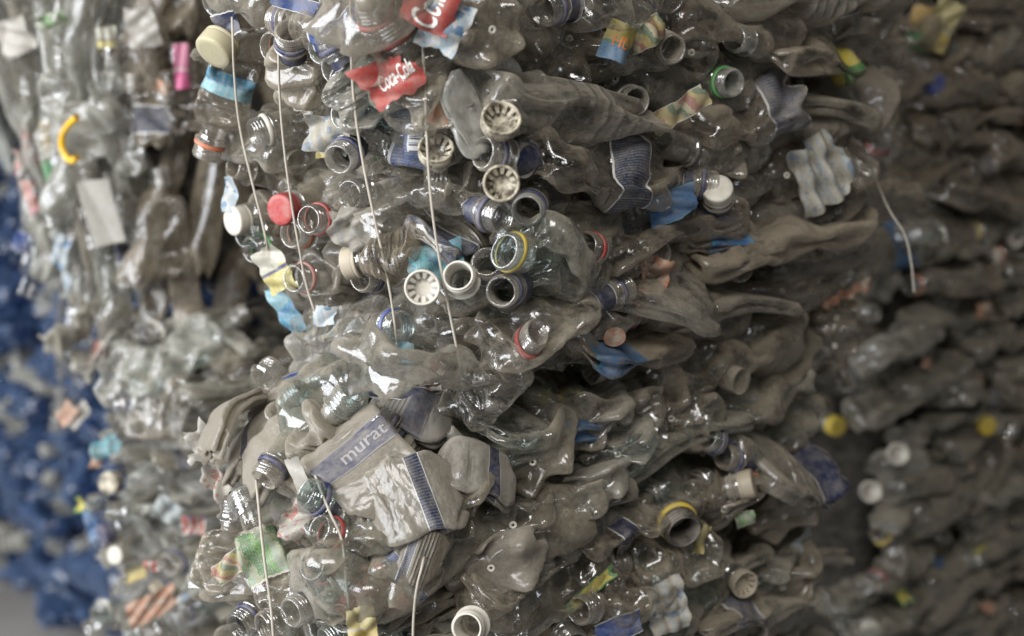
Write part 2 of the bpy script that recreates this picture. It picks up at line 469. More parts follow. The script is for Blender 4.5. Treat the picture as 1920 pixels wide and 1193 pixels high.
def surf_pt(e, v, u, off):
    """point on the crushed wall: v = row (float), u = turn 0..1"""
    v = np.clip(v, 0, NV-1.001); uu = (u % 1.)*NU
    i = np.floor(v).astype(int); j = np.floor(uu).astype(int) % NU; fv = (v-i)[...,None]; fu = (uu-np.floor(uu))[...,None]; j2 = (j+1) % NU
    def bl(A): return (A[i,j]*(1-fu)+A[i,j2]*fu)*(1-fv)+(A[i+1,j]*(1-fu)+A[i+1,j2]*fu)*fv
    return bl(e.S)+bl(e.N)*off

# ------------------------------------------------------------------ printed labels
def label_mat(name, base, pattern='plain', acc=(.7,.7,.68), acc2=(.5,.05,.04), wear=.2, transl=.2):
    s = NT(name)
    tc = s.n('TexCoord'); oi = s.n('ObjectInfo')
    uv = s.n('SeparateXYZ', Vector=tc.outputs['UV']); U, Vv = uv.outputs[0], uv.outputs[1]
    off = s.math('MULTIPLY', oi.outputs['Random'], 31.)
    vec = s.n('VectorMath', _operation='ADD', i0=tc.outputs['Object'], i1=s.n('CombineXYZ', X=off, Y=off, Z=off).outputs[0]).outputs[0]
    nz = s.n('TexNoise', Vector=vec, Scale=55., Detail=6., Roughness=.75).outputs[0]
    nf = s.n('TexNoise', Vector=vec, Scale=600., Detail=3., Roughness=.7).outputs[0]
    c = s.mixc(s.math('MULTIPLY', nz, .5), base, [b*.7 for b in base])
    def band(x, a, b): return s.math('MULTIPLY', s.math('GREATER_THAN', x, a), s.math('LESS_THAN', x, b))
    edge = s.math('ADD', band(Vv, -.1, .05), band(Vv, .95, 1.1))
    def rows(n, thr):
        cx = s.n('CombineXYZ', X=s.math('MULTIPLY', Vv, n*2.6), Y=s.math('FLOOR', s.math('MULTIPLY', U, n*4.)), Z=off).outputs[0]
        w = s.n('TexNoise', Vector=cx, Scale=3.2, Detail=2.).outputs[0]
        line = s.math('LESS_THAN', s.math('FRACT', s.math('MULTIPLY', U, n*4.)), .5)
        return s.math('MULTIPLY', s.math('GREATER_THAN', w, thr), line)
    if pattern in ('navy', 'navytext', 'barcode'):
        c = s.mixc(edge, c, acc)
        if pattern != 'navy':
            c = s.mixc(s.math('MULTIPLY', rows(17., .5), .38), c, (.5,.52,.56))
        if pattern == 'barcode':
            p = s.math('MULTIPLY', band(Vv, .08, .30), band(U, .12, .48))
            bars = s.math('GREATER_THAN', s.n('TexNoise', Vector=s.n('CombineXYZ', X=s.math('MULTIPLY', U, 150.)).outputs[0], Scale=1., Detail=0.).outputs[0], .5)
            bars = s.math('MULTIPLY', bars, band(Vv, .10, .27))
            pc = s.mixc(bars, (.62,.63,.65), (.05,.05,.07))
            c = s.mixc(p, c, pc)
    elif pattern == 'text':
        c = s.mixc(s.math('MULTIPLY', rows(5., .46), .6), c, (.12,.12,.13))
        c = s.mixc(edge, c, [b*.6 for b in base])
    elif pattern == 'patches':
        n5 = s.n('TexNoise', Vector=vec, Scale=70., Detail=3.).outputs[0]
        t = s.math('FRACT', s.math('ADD', s.math('MULTIPLY', U, 1.7), s.math('MULTIPLY_ADD', n5, .9, s.math('MULTIPLY', Vv, .5))))
        c = s.mixc(s.math('GREATER_THAN', t, .34), c, acc)
        c = s.mixc(s.math('GREATER_THAN', t, .60), c, [x*.6+.2 for x in base])
        c = s.mixc(s.math('GREATER_THAN', t, .80), c, acc2)
        c = s.mixc(edge, c, (.5,.48,.42))
    elif pattern == 'swirl':
        w = s.n('TexWave', Vector=vec, Scale=28., Distortion=9., Detail=2., Detail__Scale=1.2)
        c = s.mixc(s.math('GREATER_THAN', w.outputs['Fac'], .72), c, acc)
        n5 = s.n('TexNoise', Vector=vec, Scale=75., Detail=2.).outputs[0]
        c = s.mixc(s.math('GREATER_THAN', n5, .6), c, acc2)
    elif pattern == 'frame':
        inner = s.math('MULTIPLY', band(Vv, .12, .9), band(U, .1, .9))
        c = s.mixc(inner, acc, c)
        c = s.mixc(s.math('MULTIPLY', rows(4., .62), s.math('MULTIPLY', inner, .5)), c, acc2)
    elif pattern == 'halves':
        c = s.mixc(s.math('GREATER_THAN', s.math('MULTIPLY_ADD', s.math('SUBTRACT', nz, .5), .5, Vv), .5), c, acc)
        c = s.mixc(s.math('MULTIPLY', band(Vv, .40, .47), .9), c, acc2)
    elif pattern == 'specks':
        v1 = s.n('TexVoronoi', Vector=vec, Scale=330.).outputs['Color']
        sp = s.n('SeparateColor', Color=v1)
        c = s.mixc(s.math('GREATER_THAN', sp.outputs[0], .87), c, acc)
        c = s.mixc(s.math('GREATER_THAN', sp.outputs[1], .88), c, acc2)
        c = s.mixc(s.math('MULTIPLY', band(U, .2, .42), band(Vv, .3, .75)), c, acc2)
    elif pattern == 'edged':
        c = s.mixc(edge, c, acc)
    if pattern in ('patches','swirl','halves','specks'):
        c = s.mixc(s.math('MULTIPLY', rows(6., .53), .4), c, (.1,.1,.12) if sum(base) > 1 else (.55,.55,.52))
    wf = s.math('ADD', s.math('MULTIPLY_ADD', s.math('SUBTRACT', nz, .5), 1.9, wear+.1), s.math('MULTIPLY', s.math('SUBTRACT', nf, .5), .7), clamp=True)
    c = s.mixc(s.math('MULTIPLY', wf, .85), c, (.30,.275,.235))
    bm = s.n('Bump', Strength=.35, Distance=.002, Height=nz).outputs[0]
    bs = s.n('BsdfPrincipled', Base__Color=c, Roughness=s.math('MULTIPLY_ADD', wf, .4, .36, clamp=True), Normal=bm)
    bs.inputs['Specular IOR Level'].default_value = .45
    sh = s.mixs(transl, bs.outputs[0], s.n('BsdfTranslucent', Color=c).outputs[0])
    return s.done(sh)
LM = {
 'navy': label_mat('navy_label', (.012,.022,.075), 'navy', wear=.16),
 'navytext': label_mat('navy_text_label', (.01,.02,.062), 'navytext', wear=.14),
 'navyworn': label_mat('worn_navy_label', (.018,.03,.085), 'navytext', wear=.36),
 'greynavy': label_mat('dusty_navy_label', (.035,.045,.10), 'edged', (.2,.2,.23), wear=.34),
 'barcode': label_mat('barcode_label', (.025,.065,.20), 'barcode', (.6,.62,.64), wear=.18),
 'bluelogo': label_mat('blue_label', (.02,.055,.2), 'edged', (.6,.62,.64), wear=.14),
 'red': label_mat('red_label', (.40,.035,.03), 'plain', wear=.2),
 'redcode': label_mat('faded_red_label', (.42,.10,.06), 'frame', (.42,.10,.06), (.7,.66,.6), wear=.22),
 'blue': label_mat('bright_blue_label', (.015,.11,.28), 'edged', (.03,.2,.36), wear=.2),
 'lightblue': label_mat('pale_blue_label', (.38,.48,.56), 'swirl', (.52,.54,.54), (.06,.2,.38), wear=.26),
 'teal': label_mat('teal_label', (.06,.30,.38), 'swirl', (.1,.4,.46), (.04,.2,.3), wear=.24),
 'cyan': label_mat('cyan_label', (.03,.22,.36), 'halves', (.18,.38,.46), (.02,.16,.36), wear=.14),
 'multi': label_mat('fruit_label', (.42,.32,.07), 'patches', (.04,.13,.05), (.30,.06,.04), wear=.42),
 'multiblue': label_mat('blue_fruit_label', (.10,.26,.48), 'halves', (.46,.37,.05), (.05,.22,.07), wear=.2),
 'yellowgreen': label_mat('yellow_green_label', (.62,.52,.08), 'frame', (.06,.22,.05), (.3,.4,.06), wear=.18),
 'yellow': label_mat('yellow_label', (.50,.38,.05), 'halves', (.44,.38,.14), (.4,.38,.3), wear=.24),
 'yellowblue': label_mat('yellow_blue_label', (.62,.55,.2), 'halves', (.6,.6,.52), (.02,.04,.2), wear=.16),
 'green': label_mat('green_label', (.04,.17,.04), 'patches', (.10,.28,.06), (.26,.3,.18), wear=.3),
 'white': label_mat('white_label', (.47,.46,.43), 'plain', wear=.24),
 'whitetext': label_mat('white_text_label', (.55,.53,.48), 'text', wear=.22),
 'whiteblue': label_mat('torn_white_blue_label', (.46,.44,.37), 'swirl', (.36,.40,.41), (.12,.2,.3), wear=.36),
 'paleblue': label_mat('faded_blue_label', (.34,.42,.46), 'text', wear=.34),
 'whitered': label_mat('white_red_label', (.44,.42,.37), 'specks', (.3,.32,.34), (.33,.09,.07), wear=.36),
 'redwhite': label_mat('red_white_label', (.5,.06,.05), 'swirl', (.6,.58,.54), (.08,.08,.2), wear=.2),
 'pink': label_mat('pink_label', (.62,.12,.28), 'halves', (.62,.2,.34), (.6,.5,.5), wear=.08),
 'orange': label_mat('orange_label', (.46,.16,.07), 'swirl', (.4,.24,.16), (.46,.38,.3), wear=.3),
 'film': label_mat('torn_film', (.42,.40,.35), 'swirl', (.38,.36,.32), (.35,.36,.36), wear=.3, transl=.45),
 'greenstrip': label_mat('green_orange_strip', (.05,.28,.10), 'halves', (.6,.4,.12), (.6,.2,.05), wear=.12),
}
LETTER = solid('white_print', (.72,.72,.7), .4, .12)
LETTERO = solid('orange_print', (.75,.20,.03), .4, .08)
LETTERG = solid('grey_print', (.23,.23,.25), .5, .35)

def label_mesh(e, v0, v1, u0, u1, mk, off=.0006, jag=0.):
    key = (round(v0,2), round(v1,2), round(u0,2), round(u1,2), mk)
    if key in e.lab: return e.lab[key]
    nr, nc = 14, max(8, int(56*(u1-u0)))
    g = np.random.default_rng(int((v0+v1+u0)*1000))
    vv, uu = np.meshgrid(np.linspace(0, 1, nr), np.linspace(0, 1, nc+1), indexing='ij')
    dv = np.zeros_like(vv)
    if jag:
        dv += (vv-.5)*np.convolve(g.normal(0, 1, nc+5), np.ones(5)/5, 'valid')[None,:]*jag
    v = (v0+(v1-v0)*(vv+dv))*(NV-1); u = u0+(u1-u0)*uu
    P = surf_pt(e, v, u, off)
    F = grid_faces(nr, nc+1, False)
    me = mesh_from('label', P, F, LM[mk], uv=np.stack([uu, vv], -1).reshape(-1,2))
    e.lab[key] = me
    return me

_txt = {}
def text_geo(txt, shear):
    if (txt, shear) in _txt: return _txt[(txt, shear)]
    cu = bpy.data.curves.new('lettering', 'FONT'); cu.body = txt; cu.shear = shear; cu.resolution_u = 3; cu.size = 1; cu.offset = .012
    o = bpy.data.objects.new('lettering', cu); COL.objects.link(o)
    bpy.context.view_layer.update()
    me = bpy.data.meshes.new_from_object(o)
    bpy.data.objects.remove(o)
    bm = bmesh.new(); bm.from_mesh(me)
    bmesh.ops.remove_doubles(bm, verts=bm.verts, dist=.002)
    bmesh.ops.triangulate(bm, faces=bm.faces)
    for _ in range(2):
        bmesh.ops.subdivide_edges(bm, edges=[x for x in bm.edges if x.calc_length() > .12], cuts=1)
        bmesh.ops.triangulate(bm, faces=bm.faces)
    V = np.array([v.co[:] for v in bm.verts]); F = [tuple(v.index for v in f.verts) for f in bm.faces]
    bm.free(); bpy.data.meshes.remove(me)
    V[:,0] -= V[:,0].min(); w = V[:,0].max(); V[:,0] /= w; V[:,1] -= V[:,1].min(); V[:,1] /= V[:,1].max()
    _txt[(txt, shear)] = (V, F)
    return V, F

# ------------------------------------------------------------------ placing a bottle
SEGS = []       # what later fillers have to keep clear of: (px, py, radius px)
ANCH = []       # named landmarks: (px, py, bale, name)
LABELS = {}
NBOT = [0]
def frame(base, neck, hint, roll=0.):
    z = (neck-base).normalized()
    y = hint - z*hint.dot(z)
    if y.length < 1e-3: y = CU - z*CU.dot(z)
    y.normalize(); x = y.cross(z)
    m = Matrix((x, y, z)).transposed()
    return m @ Matrix.Rotation(roll, 3, 'Z')
def bottle(e, base, neck, hint, mk, label, ring=None, cap=None, nlab=None, labs=(), w=1., th=1., roll=0., group=None,
           neckk='', nsc=1., ntilt=0., noneck=False, gate=False, wk=1.):
    tot = e.len+.021
    L = (neck-base).length
    sz = L/tot
    sx = w*min(1.2, max(.8, sz))*wk; sy = th*min(1.15, max(.8, sz))*wk
    m3 = frame(base, neck, hint, roll)
    root = link('crushed_bottle', None)
    root.empty_display_size = .02
    root.matrix_world = Matrix.Translation(base) @ m3.to_4x4() @ Matrix.Diagonal((sx, sy, sz, 1))
    tag(root, label, 'bottle', group)
    link('body', body_mesh(e, mk), root)
    nm = Matrix.Translation((0,0,e.len)) @ Matrix.Diagonal((nsc/sx, nsc/sy, nsc/sz, 1)) @ Matrix.Rotation(ntilt, 4, 'X') @ Matrix.Rotation(rnd.uniform(0,6), 4, 'Z')
    if gate:
        c0 = e.S[0].mean(axis=0); gmk = link('gate_mark', ME_GATE, root); gmk.matrix_local = Matrix.Translation(Vector(c0)) @ Matrix.Diagonal((1/sx,1/sy,1/sz,1))
    if not noneck:
        nk = link('neck', ME_NECK[neckk], root); nk.matrix_local = nm
        if ring:
            rg = link('neck_ring', ME_RING[ring], root); rg.matrix_local = nm
        if cap:
            if cap.startswith('f:'):
                cp = link('cap', ME_FCAP[cap[2:]], root); cp.matrix_local = nm @ Matrix.Translation((0,0,.013)); link('fins', ME_FINS[cap[2:]], cp)
            else:
                cp = link('cap', ME_CAP[cap], root); cp.matrix_local = nm
    if nlab:
        link('neck_label', label_mesh(e, .935, .992, 0, 1, nlab), root)
    M3 = root.matrix_world.to_3x3()
    for lb in labs:
        v0, v1, mk2 = lb[:3]; opt = lb[3] if len(lb) > 3 else {}
        u0, u1 = opt.get('u', (0., 1.))
        lo = link('label', label_mesh(e, v0, v1, u0, u1, mk2, jag=opt.get('jag', .12)), root)
        if 'text' in opt:
            # the letters sit on the side of the wrap that looks outward
            N = e.N[int((v0+v1)/2*(NV-1))]; best, bu = -9, 0
            nw = M3.inverted().transposed()
            view = (CO-(base+neck)/2).normalized()
            sc = [max(-9, (nw @ Vector(N[j])).normalized().dot(view)) for j in range(NU)]
            sc = [sum(sc[(j+k) % NU] for k in (-4,-2,0,2,4)) for j in range(NU)]
            bu = max(range(NU), key=lambda j: sc[j])/NU + opt.get('du', 0)
            TV, TF = text_geo(opt['text'], opt.get('shear', 0))
            du_ = opt.get('wu', .4); hv = (v1-v0)*opt.get('hv', .45); vc = (v0+v1)/2 + opt.get('dv', 0)
            sg = opt.get('flip', 1)
            if opt.get('along'):    # reads along the bottle
                v = vc + sg*(TV[:,0]-.5)*(v1-v0)*.85; u = bu + sg*-1*(TV[:,1]-.5)*du_*.4*-1
            else:
                u = bu + sg*(TV[:,0]-.5)*du_; v = vc + sg*(TV[:,1]-.5)*hv
            P = surf_pt(e, v*(NV-1), u, .0011)
            link('lettering', mesh_from('lettering', P, TF, opt.get('tm', LETTER), smooth=True), lo)
    NBOT[0] += 1
    return root

def register(a, b, wpx, bale, name=None, prot=True):
    pa, pb = proj(a), proj(b)
    if prot:
        for k in range(7):
            f = k/6
            SEGS.append((pa[0]*(1-f)+pb[0]*f, pa[1]*(1-f)+pb[1]*f, wpx, pa[2]*(1-f)+pb[2]*f))
    if name: ANCH.append((pa[0], pa[1], bale, name))

def H(bale, style, cls, N, Bp, mk, label, anchor=None, hint='z', w=1., th=1., roll=None, ln=None, inw=None, st_gate=False, **k):
    """a bottle set by where its neck (N) and base (Bp) lie on the bale's surface, (px, py, depth behind the surface)"""
    b = B[bale]; e = pick(style, cls)
    sc = ln or 1.
    jit = Vector((rnd.uniform(-.12,.12), rnd.uniform(-.12,.12), rnd.uniform(-.1,.1)))
    vis = 'n'
    if N is None or Bp is None:
        q = N or Bp
        p = b.pt(*q); n = b.surf(p)[1]
        if inw is None: d = -n*.9 + b.r*.25
        else: d = b.r*inw[0]+b.l*inw[1]+Vector((0,0,inw[2]))
        d = (d.normalized()+jit).normalized()*(e.len+.021)*sc
        if N is None: base, neck = p, p+d; vis = 'b'
        else: neck, base = p, p+d
    else:
        neck, base = b.pt(*N), b.pt(*Bp)
    mid = (neck+base)/2
    hv = {'z': Vector((0,0,1)), 'cam': Vector((0,0,.62))+(CO-mid).normalized()*.6, 'face': (CO-mid).normalized(), 'surf': b.surf(mid)[1], 'n': b.surf(neck if vis == 'n' else base)[1]}[hint] if isinstance(hint, str) else Vector(hint)
    ro = rnd.uniform(-.25,.25) if roll is None else R(roll)
    o = bottle(e, base, neck, hv, mk, label, w=w, th=th, roll=ro, gate=(vis == 'b' or st_gate), group='crushed clear bottles packed in the bales', **k)
    LABELS[label] = 1
    front = base if vis == 'b' else neck
    register(front, base if front is neck else neck, (58 if hint == 'surf' else 26) if bale in ('main','low') else 18, bale, anchor)
    return o

def sheet(name, label, cat, bale, px, py, dd, wmm, hmm, rot, mk, anchor=None, crumple=.006, text=None, tm=None, shear=0., face=.5, group=None, cut=.18, bend=0., wu=.8, hu=.5, trot=0., seed=None, oval=False):
    """a torn piece of label: a folded sheet with ragged outline"""
    b = B[bale]; p = b.pt(px, py, dd); n = b.surf(p)[1]
    view = (CO-p).normalized()
    zf = (view*face+n*(1-face)).normalized()
    x = (CR*math.cos(R(rot))+CU*math.sin(R(rot))); x = (x-zf*x.dot(zf)).normalized(); y = zf.cross(x)
    g = np.random.default_rng(seed if seed is not None else int(px*7+py))
    nx, ny = 22, 16
    vv, uu = np.meshgrid(np.linspace(-1, 1, ny), np.linspace(-1, 1, nx), indexing='ij')
    a = np.arctan2(vv, uu); rr = np.maximum(abs(uu), abs(vv))
    rag = 1+cut*.55*(np.sin(a*1+g.uniform(0,6))+.6*np.sin(a*2+g.uniform(0,6))+.35*np.sin(a*5+g.uniform(0,6))+.22*np.sin(a*13+g.uniform(0,6)))
    f = 1+(rag-1)*rr
    if oval: f = 1/np.maximum(1e-6, np.sqrt(uu**2+vv**2))*rr
    if oval: f = np.where(rr < 1e-6, 1, f)
    crumple = crumple*1.5
    X0 = uu*f*wmm/2000; Y0 = vv*f*hmm/2000
    def zfun(x_, y_):
        o = 0
        for k in range(4):
            kx, ky, ph, am = ZP[k]
            o = o + am*np.abs(np.sin(kx*x_+ky*y_+ph))
        return crumple*(o-1.2) - bend*(x_*2000/wmm)**2*.012
    ZP = [(g.normal(0, 90), g.normal(0, 90), g.uniform(0,6), g.uniform(.4,1)) for _ in range(4)]
    Z0 = zfun(X0, Y0)
    P = np.stack([X0, Y0, Z0], -1)
    me = mesh_from(name, P, grid_faces(ny, nx, False), LM[mk], uv=np.stack([(uu+1)/2, (vv+1)/2], -1).reshape(-1,2))
    m = Matrix.Translation(p) @ Matrix((x, y, zf)).transposed().to_4x4()
    o = link(name, me, mat=m); tag(o, label, cat, group); LABELS[label] = 1
    if text:
        TV, TF = text_geo(text, shear)
        tx = (TV[:,0]-.5)*wmm/1000*wu; ty = (TV[:,1]-.5)*hmm/1000*hu
        c, s_ = math.cos(R(trot)), math.sin(R(trot)); tx, ty = tx*c-ty*s_, tx*s_+ty*c
        link('lettering', mesh_from('lettering', np.stack([tx, ty, zfun(tx, ty)+.0007], -1), TF, tm or LETTER), o)
    wp = max(wmm, hmm)*.5*FPX/1000/proj(p)[2]
    SEGS.append((px, py, wp*.8, proj(p)[2]))
    if anchor: ANCH.append((px, py, bale, anchor))
    return o

def loose_cap(label, bale, px, py, dd, col, anchor=None, inside=True, face=.7, tiltv=(0,0,0), sc=1.):
    b = B[bale]; p = b.pt(px, py, dd); n = b.surf(p)[1]
    z = ((CO-p).normalized()*face+n*(1-face)+Vector(tiltv)).normalized()
    q = z.to_track_quat('Z', 'Y').to_matrix().to_4x4() @ Matrix.Rotation(rnd.uniform(0,6), 4, 'Z')
    root = link('bottle_cap', None); root.matrix_world = Matrix.Translation(p) @ q @ Matrix.Diagonal((sc,sc,sc,1)); root.empty_display_size = .01
    tag(root, label, 'bottle cap', 'loose bottle caps among the bottles'); LABELS[label] = 1
    if inside:
        link('shell', ME_FCAP[col], root); link('fins', ME_FINS[col], root)
    else:
        c = link('shell', ME_CAP[col], root); c.location = (0,0,-.014)
    SEGS.append((px, py, 26, proj(p)[2]-.03))
    if anchor: ANCH.append((px, py, bale, anchor))

def twine(label, bale, pts, rad=.0011, off=-.012, last=None):
    b = B[bale]
    P = [b.pt(q[0], q[1], q[2] if len(q) > 2 else off) for q in pts]
    if pts[0][1] > 0: P.insert(0, b.pt(pts[0][0], pts[0][1]-8, .03))
    if pts[-1][1] < 1193 and not last: P.append(b.pt(pts[-1][0], pts[-1][1]+8, .03))
    cu = bpy.data.curves.new('baling_twine', 'CURVE'); cu.dimensions = '3D'; cu.bevel_depth = rad; cu.bevel_resolution = 3; cu.resolution_u = 8
    sp = cu.splines.new('BEZIER'); sp.bezier_points.add(len(P)-1)
    for q, p in zip(sp.bezier_points, P): q.co = p; q.handle_left_type = q.handle_right_type = 'AUTO'
    cu.materials.append(TWM)
    o = bpy.data.objects.new('baling_twine_curve', cu); COL.objects.link(o); bpy.context.view_layer.update()
    me = bpy.data.meshes.new_from_object(o); bpy.data.objects.remove(o)
    me.name = 'baling_twine'
    o = link('baling_twine', me); tag(o, label, 'twine', 'baling twine around the bales'); LABELS[label] = 1
TWM = solid('twine_fibre', (.42,.395,.34), .7, .35)
# ================================================================== what the photograph shows, bottle by bottle
M_, L_, U_, V_, G_, K_, Y_ = 'main', 'low', 'leftup', 'leftlow', 'right', 'rightlow', 'blue'
# ---- the corner of the upper middle bale
H(M_,'soda','o',None,(938,58,-.055),'mid','clear bottle with round five lobed base facing out at top of the corner','round lobed base at the top', hint='z', w=1.05, inw=(.12,.95,.02))
H(M_,'smooth','f',(1030,150,.03),(842,222,-.045),'white','milky dust whitened bottle folded flat under the round lobed base','milky folded bottle', hint='face', w=1.25, roll=0, noneck=True)
H(M_,'big','r',None,(1028,148,-.005),'clean','wide clear bottle base with centre dot right of the milky folded bottle','wide base with centre dot', inw=(.35,.9,-.1), w=1.05)
H(M_,'soda','m',None,(1078,62,.005),'brown','dim clear bottle base with bright dot right of the round lobed base', inw=(.3,.9,0), w=1.2)
H(M_,'big','m',None,(1165,155,.015),'clean','dark glossy bottle base below the blue fruit label', inw=(.4,.9,0))
H(M_,'smooth','m',(1318,290,.005),(905,172,-.03),'mid','long dusty bottle running down right from the milky folded bottle to a black ringed neck','long dusty slanting bottle', hint='cam', w=.6, ring='black', roll=0)
H(M_,'soda','m',(893,284,-.05),(1240,352,0),'brown','brown dusted bottle with blue ringed neck facing left and navy text label near its end','navy labelled bottle under the dirty finned cap', hint='cam', ring='navy', nlab='navy', labs=[(.22,.46,'navytext',{'jag':.05})], roll=0, w=.78)
H(M_,'soda','m',(928,404,-.055),(770,360,.03),'clean','shiny bottle with double blue ringed neck turned to the right beside the twine','shiny neck with double blue rings', ring='navy', nlab='navy', hint='z')
H(M_,'smooth','m',(935,350,-.005),(795,340,.01),'mid','dull clear bottle shoulder just left of the rusty finned cap', ring=None)
H(M_,'soda','m',(988,395,-.035),None,'mid','open bottle neck facing out right of the shiny blue ringed neck','plain open neck at the corner', ring='navy', inw=(.75,.6,-.05))
H(M_,'big','m',(952,472,-.055),(1095,488,.05),'clean','rounded clear bottle with bright yellow ring on its open neck','yellow ringed neck', ring='yellow', hint='z', th=1.5)
H(M_,'water','m',(915,497,-.03),(945,580,.06),'mid','open blue ringed neck tucked behind the front blue ringed neck', ring='navy', hint='cam')
H(M_,'soda','m',(938,548,-.06),(1035,505,.12),'mid','open neck with dark blue ring below the yellow ringed neck','front blue ringed neck', ring='navy', nlab='navy', hint='z')
H(M_,'soda','m',(1172,540,-.02),(900,655,-.035),'mid','wide dented bottle sloping up right to a silver edged navy neck band','wide dented sloping bottle', ring='navy', nlab='navy', hint='cam', w=1.05, roll=0)
H(M_,'soda','m',(1098,462,-.02),(1245,505,.04),'brown','bottle with red neck ring opening to the left right of the yellow ringed neck','red ringed neck opening left', ring='red', hint='z')
H(M_,'big','m',(992,640,-.045),(868,768,-.02),'mid','big dusty bottle with red neck ring bulging at the bottom of the corner','big bulging red ringed bottle', ring='red', hint='face', w=.72, roll=0, th=1.2)
H(M_,'ribbed','m',(1105,692,-.03),(1470,622,.0),'bdust','long ribbed dusty bottle with white finned cap at its left end','long ribbed capped bottle', cap='f:white', hint='cam', w=.95, roll=0, th=1.2)
H(M_,'smooth','f',(1322,608,0),(1085,665,-.03),'bdust','flat dusty bottle wrapped in a bright blue label with an orange dot','bright blue wrapped bottle', ring='navy', hint='cam', labs=[(.08,.46,'blue',{'jag':.02})], roll=0, w=.9)
H(M_,'soda','f',(1228,742,0),(960,752,.02),'brown','thin flattened bottle with navy neck band just below the white finned cap', ring='navy', nlab='navy', hint='z')
H(M_,'smooth','f',(1215,752,.01),(985,745,-.02),'bdust','pressed bottle with a fruit coloured label strip above the small blue label strip','fruit label strip', hint='z', labs=[(.15,.62,'multi',{'jag':.05})], w=1.1, noneck=True)
H(M_,'smooth','f',(1225,768,.02),(880,792,-.035),'mid','pressed bottle with a small blue and white label strip at bottom of the corner','blue label strip', hint='z', labs=[(.48,.74,'blue',{'jag':.04})], w=1.1, noneck=True)
H(M_,'soda','m',(862,521,-.045),(905,585,.06),'brown','dirty whitish open neck tilted up left beside the twine','dirty white open neck', neckk='w', hint='cam')
H(M_,'smooth','f',(905,425,.05),(795,455,-.02),'mid','bottle with a creased navy fine print label pointing at the twine','creased navy fine print label', hint='cam', labs=[(.05,.62,'navytext',{'jag':.03})], roll=0, w=1.1)
H(M_,'big','m',(680,222,.05),(850,240,-.025),'clean','large clear bottle with navy label and white barcode beside the twine','barcode bottle', hint='face', labs=[(.33,.68,'barcode',{'jag':.02})], roll=0, w=.95)
H(M_,'soda','m',(742,66,-.04),(850,225,-.02),'clean','clear bottle pointing up left with broad red neck ring behind the twine','broad red ring bottle', ring='red', hint='cam', roll=0)
H(M_,'smooth','m',(703,38,-.035),(748,190,.0),'clean','upright clear bottle with red neck ring left of the red script label', ring='red', hint='cam', roll=0)
H(M_,'water','m',(706,8,-.035),(830,40,.04),'mid','ribbed clear bottle with thin red ring lying along the top edge', ring='red')
H(M_,'soda','m',(525,38,.0),(722,62,-.01),'mid','bottle lying level with a blue white lettered label near the top left','blue lettered bottle', ring='navy', hint='cam', roll=0, labs=[(.36,.66,'bluelogo',{'text':'murat','along':0,'wu':.42,'hv':.34,'flip':1})])
H(M_,'soda','m',(546,72,-.035),(562,205,.03),'mid','bottle standing neck up with a navy neck band between two orange rings','upright navy banded neck', ring='navy', nlab='navy', hint='cam', roll=0)
H(M_,'soda','m',(628,86,-.03),(712,232,0),'mid','bottle tilted up left with navy neck band just left of the twine','tilted navy banded neck', ring='navy', nlab='navy', hint='cam', roll=0)
for (x, y, rg, lb, an) in ((505,88,'orange','round open neck with dull red ring at upper left of the bale','dull red ringed neck'),
        (597,92,'orange','open neck with orange ring under the blue lettered label','orange ringed neck'),
        (622,128,'pink','small pinkish open neck below the orange ringed neck',None),
        (640,214,'navy','dusty open neck with a dark ring left of the barcode bottle','dusty dark ringed neck'),
        (655,366,None,'plain grey open neck facing out in the middle of the left face','plain grey open neck'),
        (675,520,'navy','open neck with navy ring left of the white finned cap','navy ringed open neck'),
        (550,523,'pink','small open neck with pink rim beside the yellow and blue label','pink rimmed neck'),
        (578,412,'red','open neck with red ring just right of the red cap','red ringed neck by the red cap'),
        (545,440,'orange','bottle with orange ring below the red cap',None),
        (458,440,None,'whitish open neck under the small white cap',None),
        (470,470,'green','bottle end with bright green ring at the left edge','green ringed end'),
        (715,668,None,'dusty brown open neck just above the white strip','dusty brown open neck'),
        (640,150,'tan','dim open neck in shadow under the tilted navy banded neck',None)):
    H(M_, rnd.choice(['soda','water','smooth']), 'm', (x, y, -.03), None, rnd.choice(['mid','clean','brown']), lb, an, ring=rg, inw=(.95,.2,rnd.uniform(-.12,.05)))
H(M_,'soda','m',(644,292,-.04),(735,225,.09),'mid','bottle with navy neck band pointing down left below the barcode bottle','navy neck pointing down left', ring='navy', nlab='navy', hint='cam', roll=0)
H(M_,'smooth','m',(528,393,-.03),None,'mid','bottle closed with a shiny red cap on the left face','red cap', cap='red', inw=(.9,.25,0))
H(M_,'smooth','m',(392,275,-.03),(448,105,.03),'mid','bottle hanging neck down with orange ring and cyan label at the left edge','cyan labelled bottle', ring='orange', hint='face', roll=0, labs=[(.3,.6,'cyan',{'jag':.06})])
H(M_,'water','m',(440,414,-.03),None,'mid','bottle closed with a small white cap at the left edge','small white cap at left edge', cap='white', inw=(.95,.1,0))
H(M_,'soda','f',(752,612,-.03),(585,602,0),'clean','flat clear bottle lying level with a bright blue neck ring above the folded grey bottle','bright blue neck ring', ring='blue', hint='cam', roll=0)
H(M_,'big','f',(770,690,.01),(575,640,-.03),'dusty','broad grey dusty bottle folded at the bottom of the left face','broad folded grey bottle', hint='face', roll=0, noneck=True)
H(M_,'smooth','f',(900,712,0),(740,678,-.01),'clean','clear flat bottle carrying a small white and red label beside the bulging bottle', hint='cam', roll=0, labs=[(.55,.85,'whitered',{'jag':.04})])
H(M_,'ribbed','m',(684,488,-.025),(805,468,.0),'brown','crumpled ribbed bottle with dirty white cap pointing left','crumpled ribbed bottle', cap='tan', hint='z')
H(M_,'big','m',(820,110,.1),(795,205,-.03),'clean','glossy rounded bottle bottom hanging between the twine and the milky folded bottle', hint='cam', roll=0)
